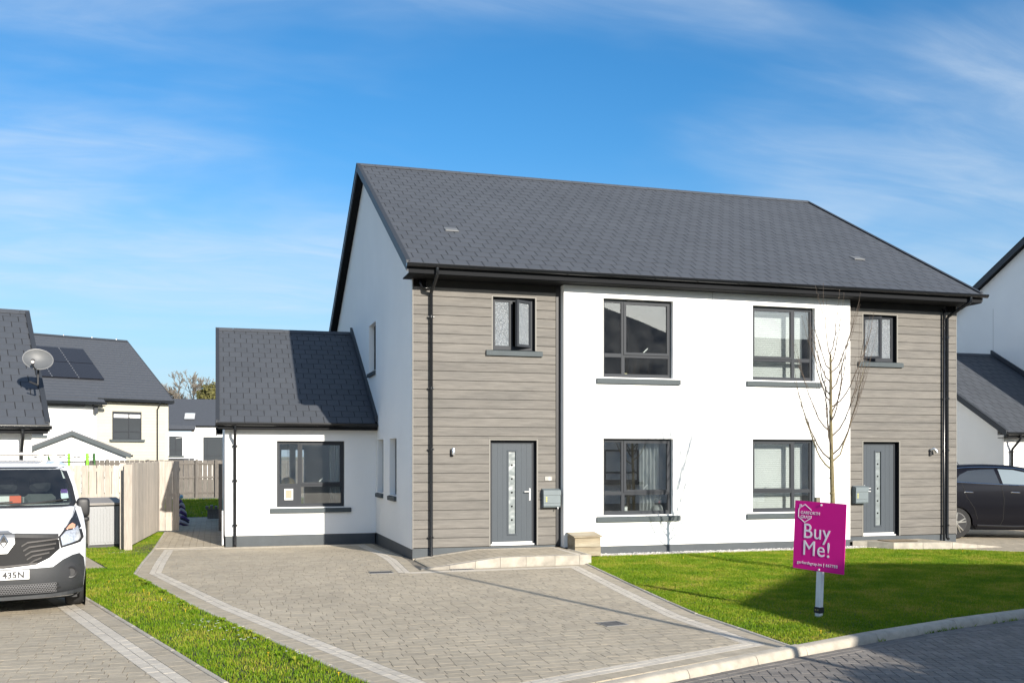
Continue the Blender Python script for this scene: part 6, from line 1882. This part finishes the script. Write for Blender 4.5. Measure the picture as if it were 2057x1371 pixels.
# far bare tree and evergreen above the roofs
def far_tree():
    t=root('bare_tree','distant leafless tree with fan-shaped crown above the far slate roof','tree',(-13.4,117,0))
    r=random.Random(31); m=M('grey_twig',(.16,.14,.115),.9)
    mb=MB(); mb.tube([(-12.9,117,0),(-12.9,117,4),(-12.9,117,7.0)],[.34,.28,.2],8); mb.build('trunk',m,t)
    tw=[MB() for _ in range(10)]
    def grow(b,p,d,L,rad,dep):
        n=4; P=[p]
        for i in range(n):
            d=(d+Vector((r.gauss(0,.13),r.gauss(0,.13),r.gauss(.03,.09)))).normalized(); P.append(P[-1]+d*(L/n))
        b.tube(P,[max(.022,rad*(1-.45*i/n)) for i in range(n+1)],4 if dep>1 else 3,False)
        if dep==0: return
        for i in range(3 if dep>1 else 4):
            q=P[r.randint(2,n)]; a=r.uniform(0,6.28); s=r.uniform(.35,.75)
            e=(d+Vector((math.cos(a)*s,math.sin(a)*s,r.uniform(-.05,.3)))).normalized()
            grow(b,q,e,L*r.uniform(.58,.76),rad*.55,dep-1)
    for i in range(10):
        a=i*.628; d=Vector((math.cos(a)*.95+(.1),math.sin(a)*.85,.62)).normalized()
        grow(tw[i],Vector((-12.9,117,6.3+.12*i)),d,2.7,.11,5)
    for b in tw: b.build('limb',m,t)
    e=root('evergreen_shrub','olive green evergreen crown beside the distant bare tree','tree',(-10.7,112,0))
    mb=MB(); mb.tube([(-10.7,112,0),(-10.7,112,8.5)],.2,6); mb.build('trunk',m,e)
    mb=MB()
    for i in range(4200):
        u=Vector((r.gauss(0,1),r.gauss(0,1),r.gauss(0,1))).normalized(); rr=(r.random()**.4); c=Vector((-10.7,112,9.3))+Vector((u.x*1.9,u.y*2.0,u.z*1.9))*rr*(1+.22*math.sin(u.x*7)*math.cos(u.z*6))
        a=Vector((r.gauss(0,1),r.gauss(0,1),r.gauss(0,1))).normalized()*.18; b=u.cross(a).normalized()*.10
        mb.rn=r.random(); mb.add([tuple(c-a),tuple(c+b),tuple(c+a),tuple(c-b)],[(0,1,2,3)])
    mb.build('crown',M('olive_leaf',(.10,.095,.025),.8,var=.5,ns=2),e)['kind']='stuff'
far_tree()

# ------------------------------------------------------------------ across the road, behind the camera: what shades the lawn and shows in the windows
def opposite():
    n=root('opposite_house','hip-roofed house across the road whose roof shows in the upstairs windows','house',(7.4,-27,0))
    x0,x1,y1,y0=.33,14.5,-20.9,-33.2; ze,zr=5.6,9.6
    w=MB(); w.box(x0+.4,x1-.4,y0+.4,y1-.4,-.3,5.5); w.build('wall',m_render,n)
    cx,cy=7.41,-27.0
    r=MB(); r.add([(x0,y0,ze),(x1,y0,ze),(x1,y1,ze),(x0,y1,ze),(cx-.6,cy,zr),(cx+.6,cy,zr)],[(3,2,5,4),(2,1,5),(1,0,4,5),(0,3,4),(0,1,2,3)]); r.build('roof',m_slatefar,n)
    f=MB(); f.box(x0,x1,y1-.02,y1+.02,ze-.18,ze-.01); f.build('fascia',m_soffit,n)
    T=lambda x,y,z:(x,y,z)
    for cxw in (3,7,11.5):
        for z in (.9,3.6): far_window(n,cxw,z,1.6,1.4,lambda x,y,z:(x,2*(y1-.4)-y,z),y1-.4)
    n2=root('blocking_terrace','long slate-roofed house across the road reflected in the ground-floor windows','house',(-6,-48,0))  # unseen house, placed to block the bright low sky mirrored in the panes
    w=MB(); w.box(-20,8,-58,-46,-.3,5.4); w.build('wall',m_render,n2)
    r=MB(); r.prism([(-20.3,-45.6,5.5),(-20.3,-52,9.4),(-20.3,-58.4,5.5)],(28.6,0,0)); r.build('roof',m_slatefar,n2)
    n3=root('blocking_gable_house','white gabled house across the road to the right, reflected in the right-hand windows','house',(27,-32,0))  # another unseen house, added to hide horizon glow from the right-hand panes
    w=MB(); w.box(17.5,38,-37,-27,-.3,5.4); w.build('wall',m_render,n3)
    r=MB(); r.prism([(17.1,-26.5,5.5),(17.1,-32,8.9),(17.1,-37.5,5.5)],(21.3,0,0)); r.build('roof',m_slatefar,n3)
    lp=root('street_lamp','grey street lamp post whose thin shadow crosses the driveway','street lamp',(-2.5,-16.95,0))
    g=M('lamp_grey',(.25,.26,.26),.5,metal=.4)
    mb=MB(); mb.tube([(-2.5,-16.95,-.05),(-2.5,-16.95,1.2),(-2.5,-16.95,6.0)],[.075,.055,.045],10); mb.build('post',g,lp)
    mb=MB(); mb.tube([(-2.5,-16.95,6.0),(-2.5,-16.7,6.12),(-2.5,-16.3,6.14)],[.05,.07,.06],8); mb.build('lantern',g,lp)
    b=root('round_bush','round clipped evergreen bush across the road','bush',(-2.9,-17.6,0))
    r_=random.Random(8)
    mb=MB(); mb.tube([(-2.2,-18.6,-.1),(-2.2,-18.6,1)],.09,6); mb.build('trunk',m_bark,b)
    mb=MB()
    for i in range(9000):
        u=Vector((r_.gauss(0,1),r_.gauss(0,1),r_.gauss(0,1))).normalized(); rr=r_.random()**.3
        c=Vector((-1.9,-18.6,1.55))+Vector((u.x*1.6,u.y*1.4,u.z*1.5))*rr
        a=Vector((r_.gauss(0,1),r_.gauss(0,1),r_.gauss(0,1))).normalized()*.09; d=u.cross(a).normalized()*.06
        mb.rn=r_.random(); mb.add([tuple(c-a),tuple(c+d),tuple(c+a),tuple(c-d)],[(0,1,2,3)])
    mb.build('crown',M('bush_leaf',(.05,.085,.02),.7,var=.4,ns=3),b)['kind']='stuff'
opposite()
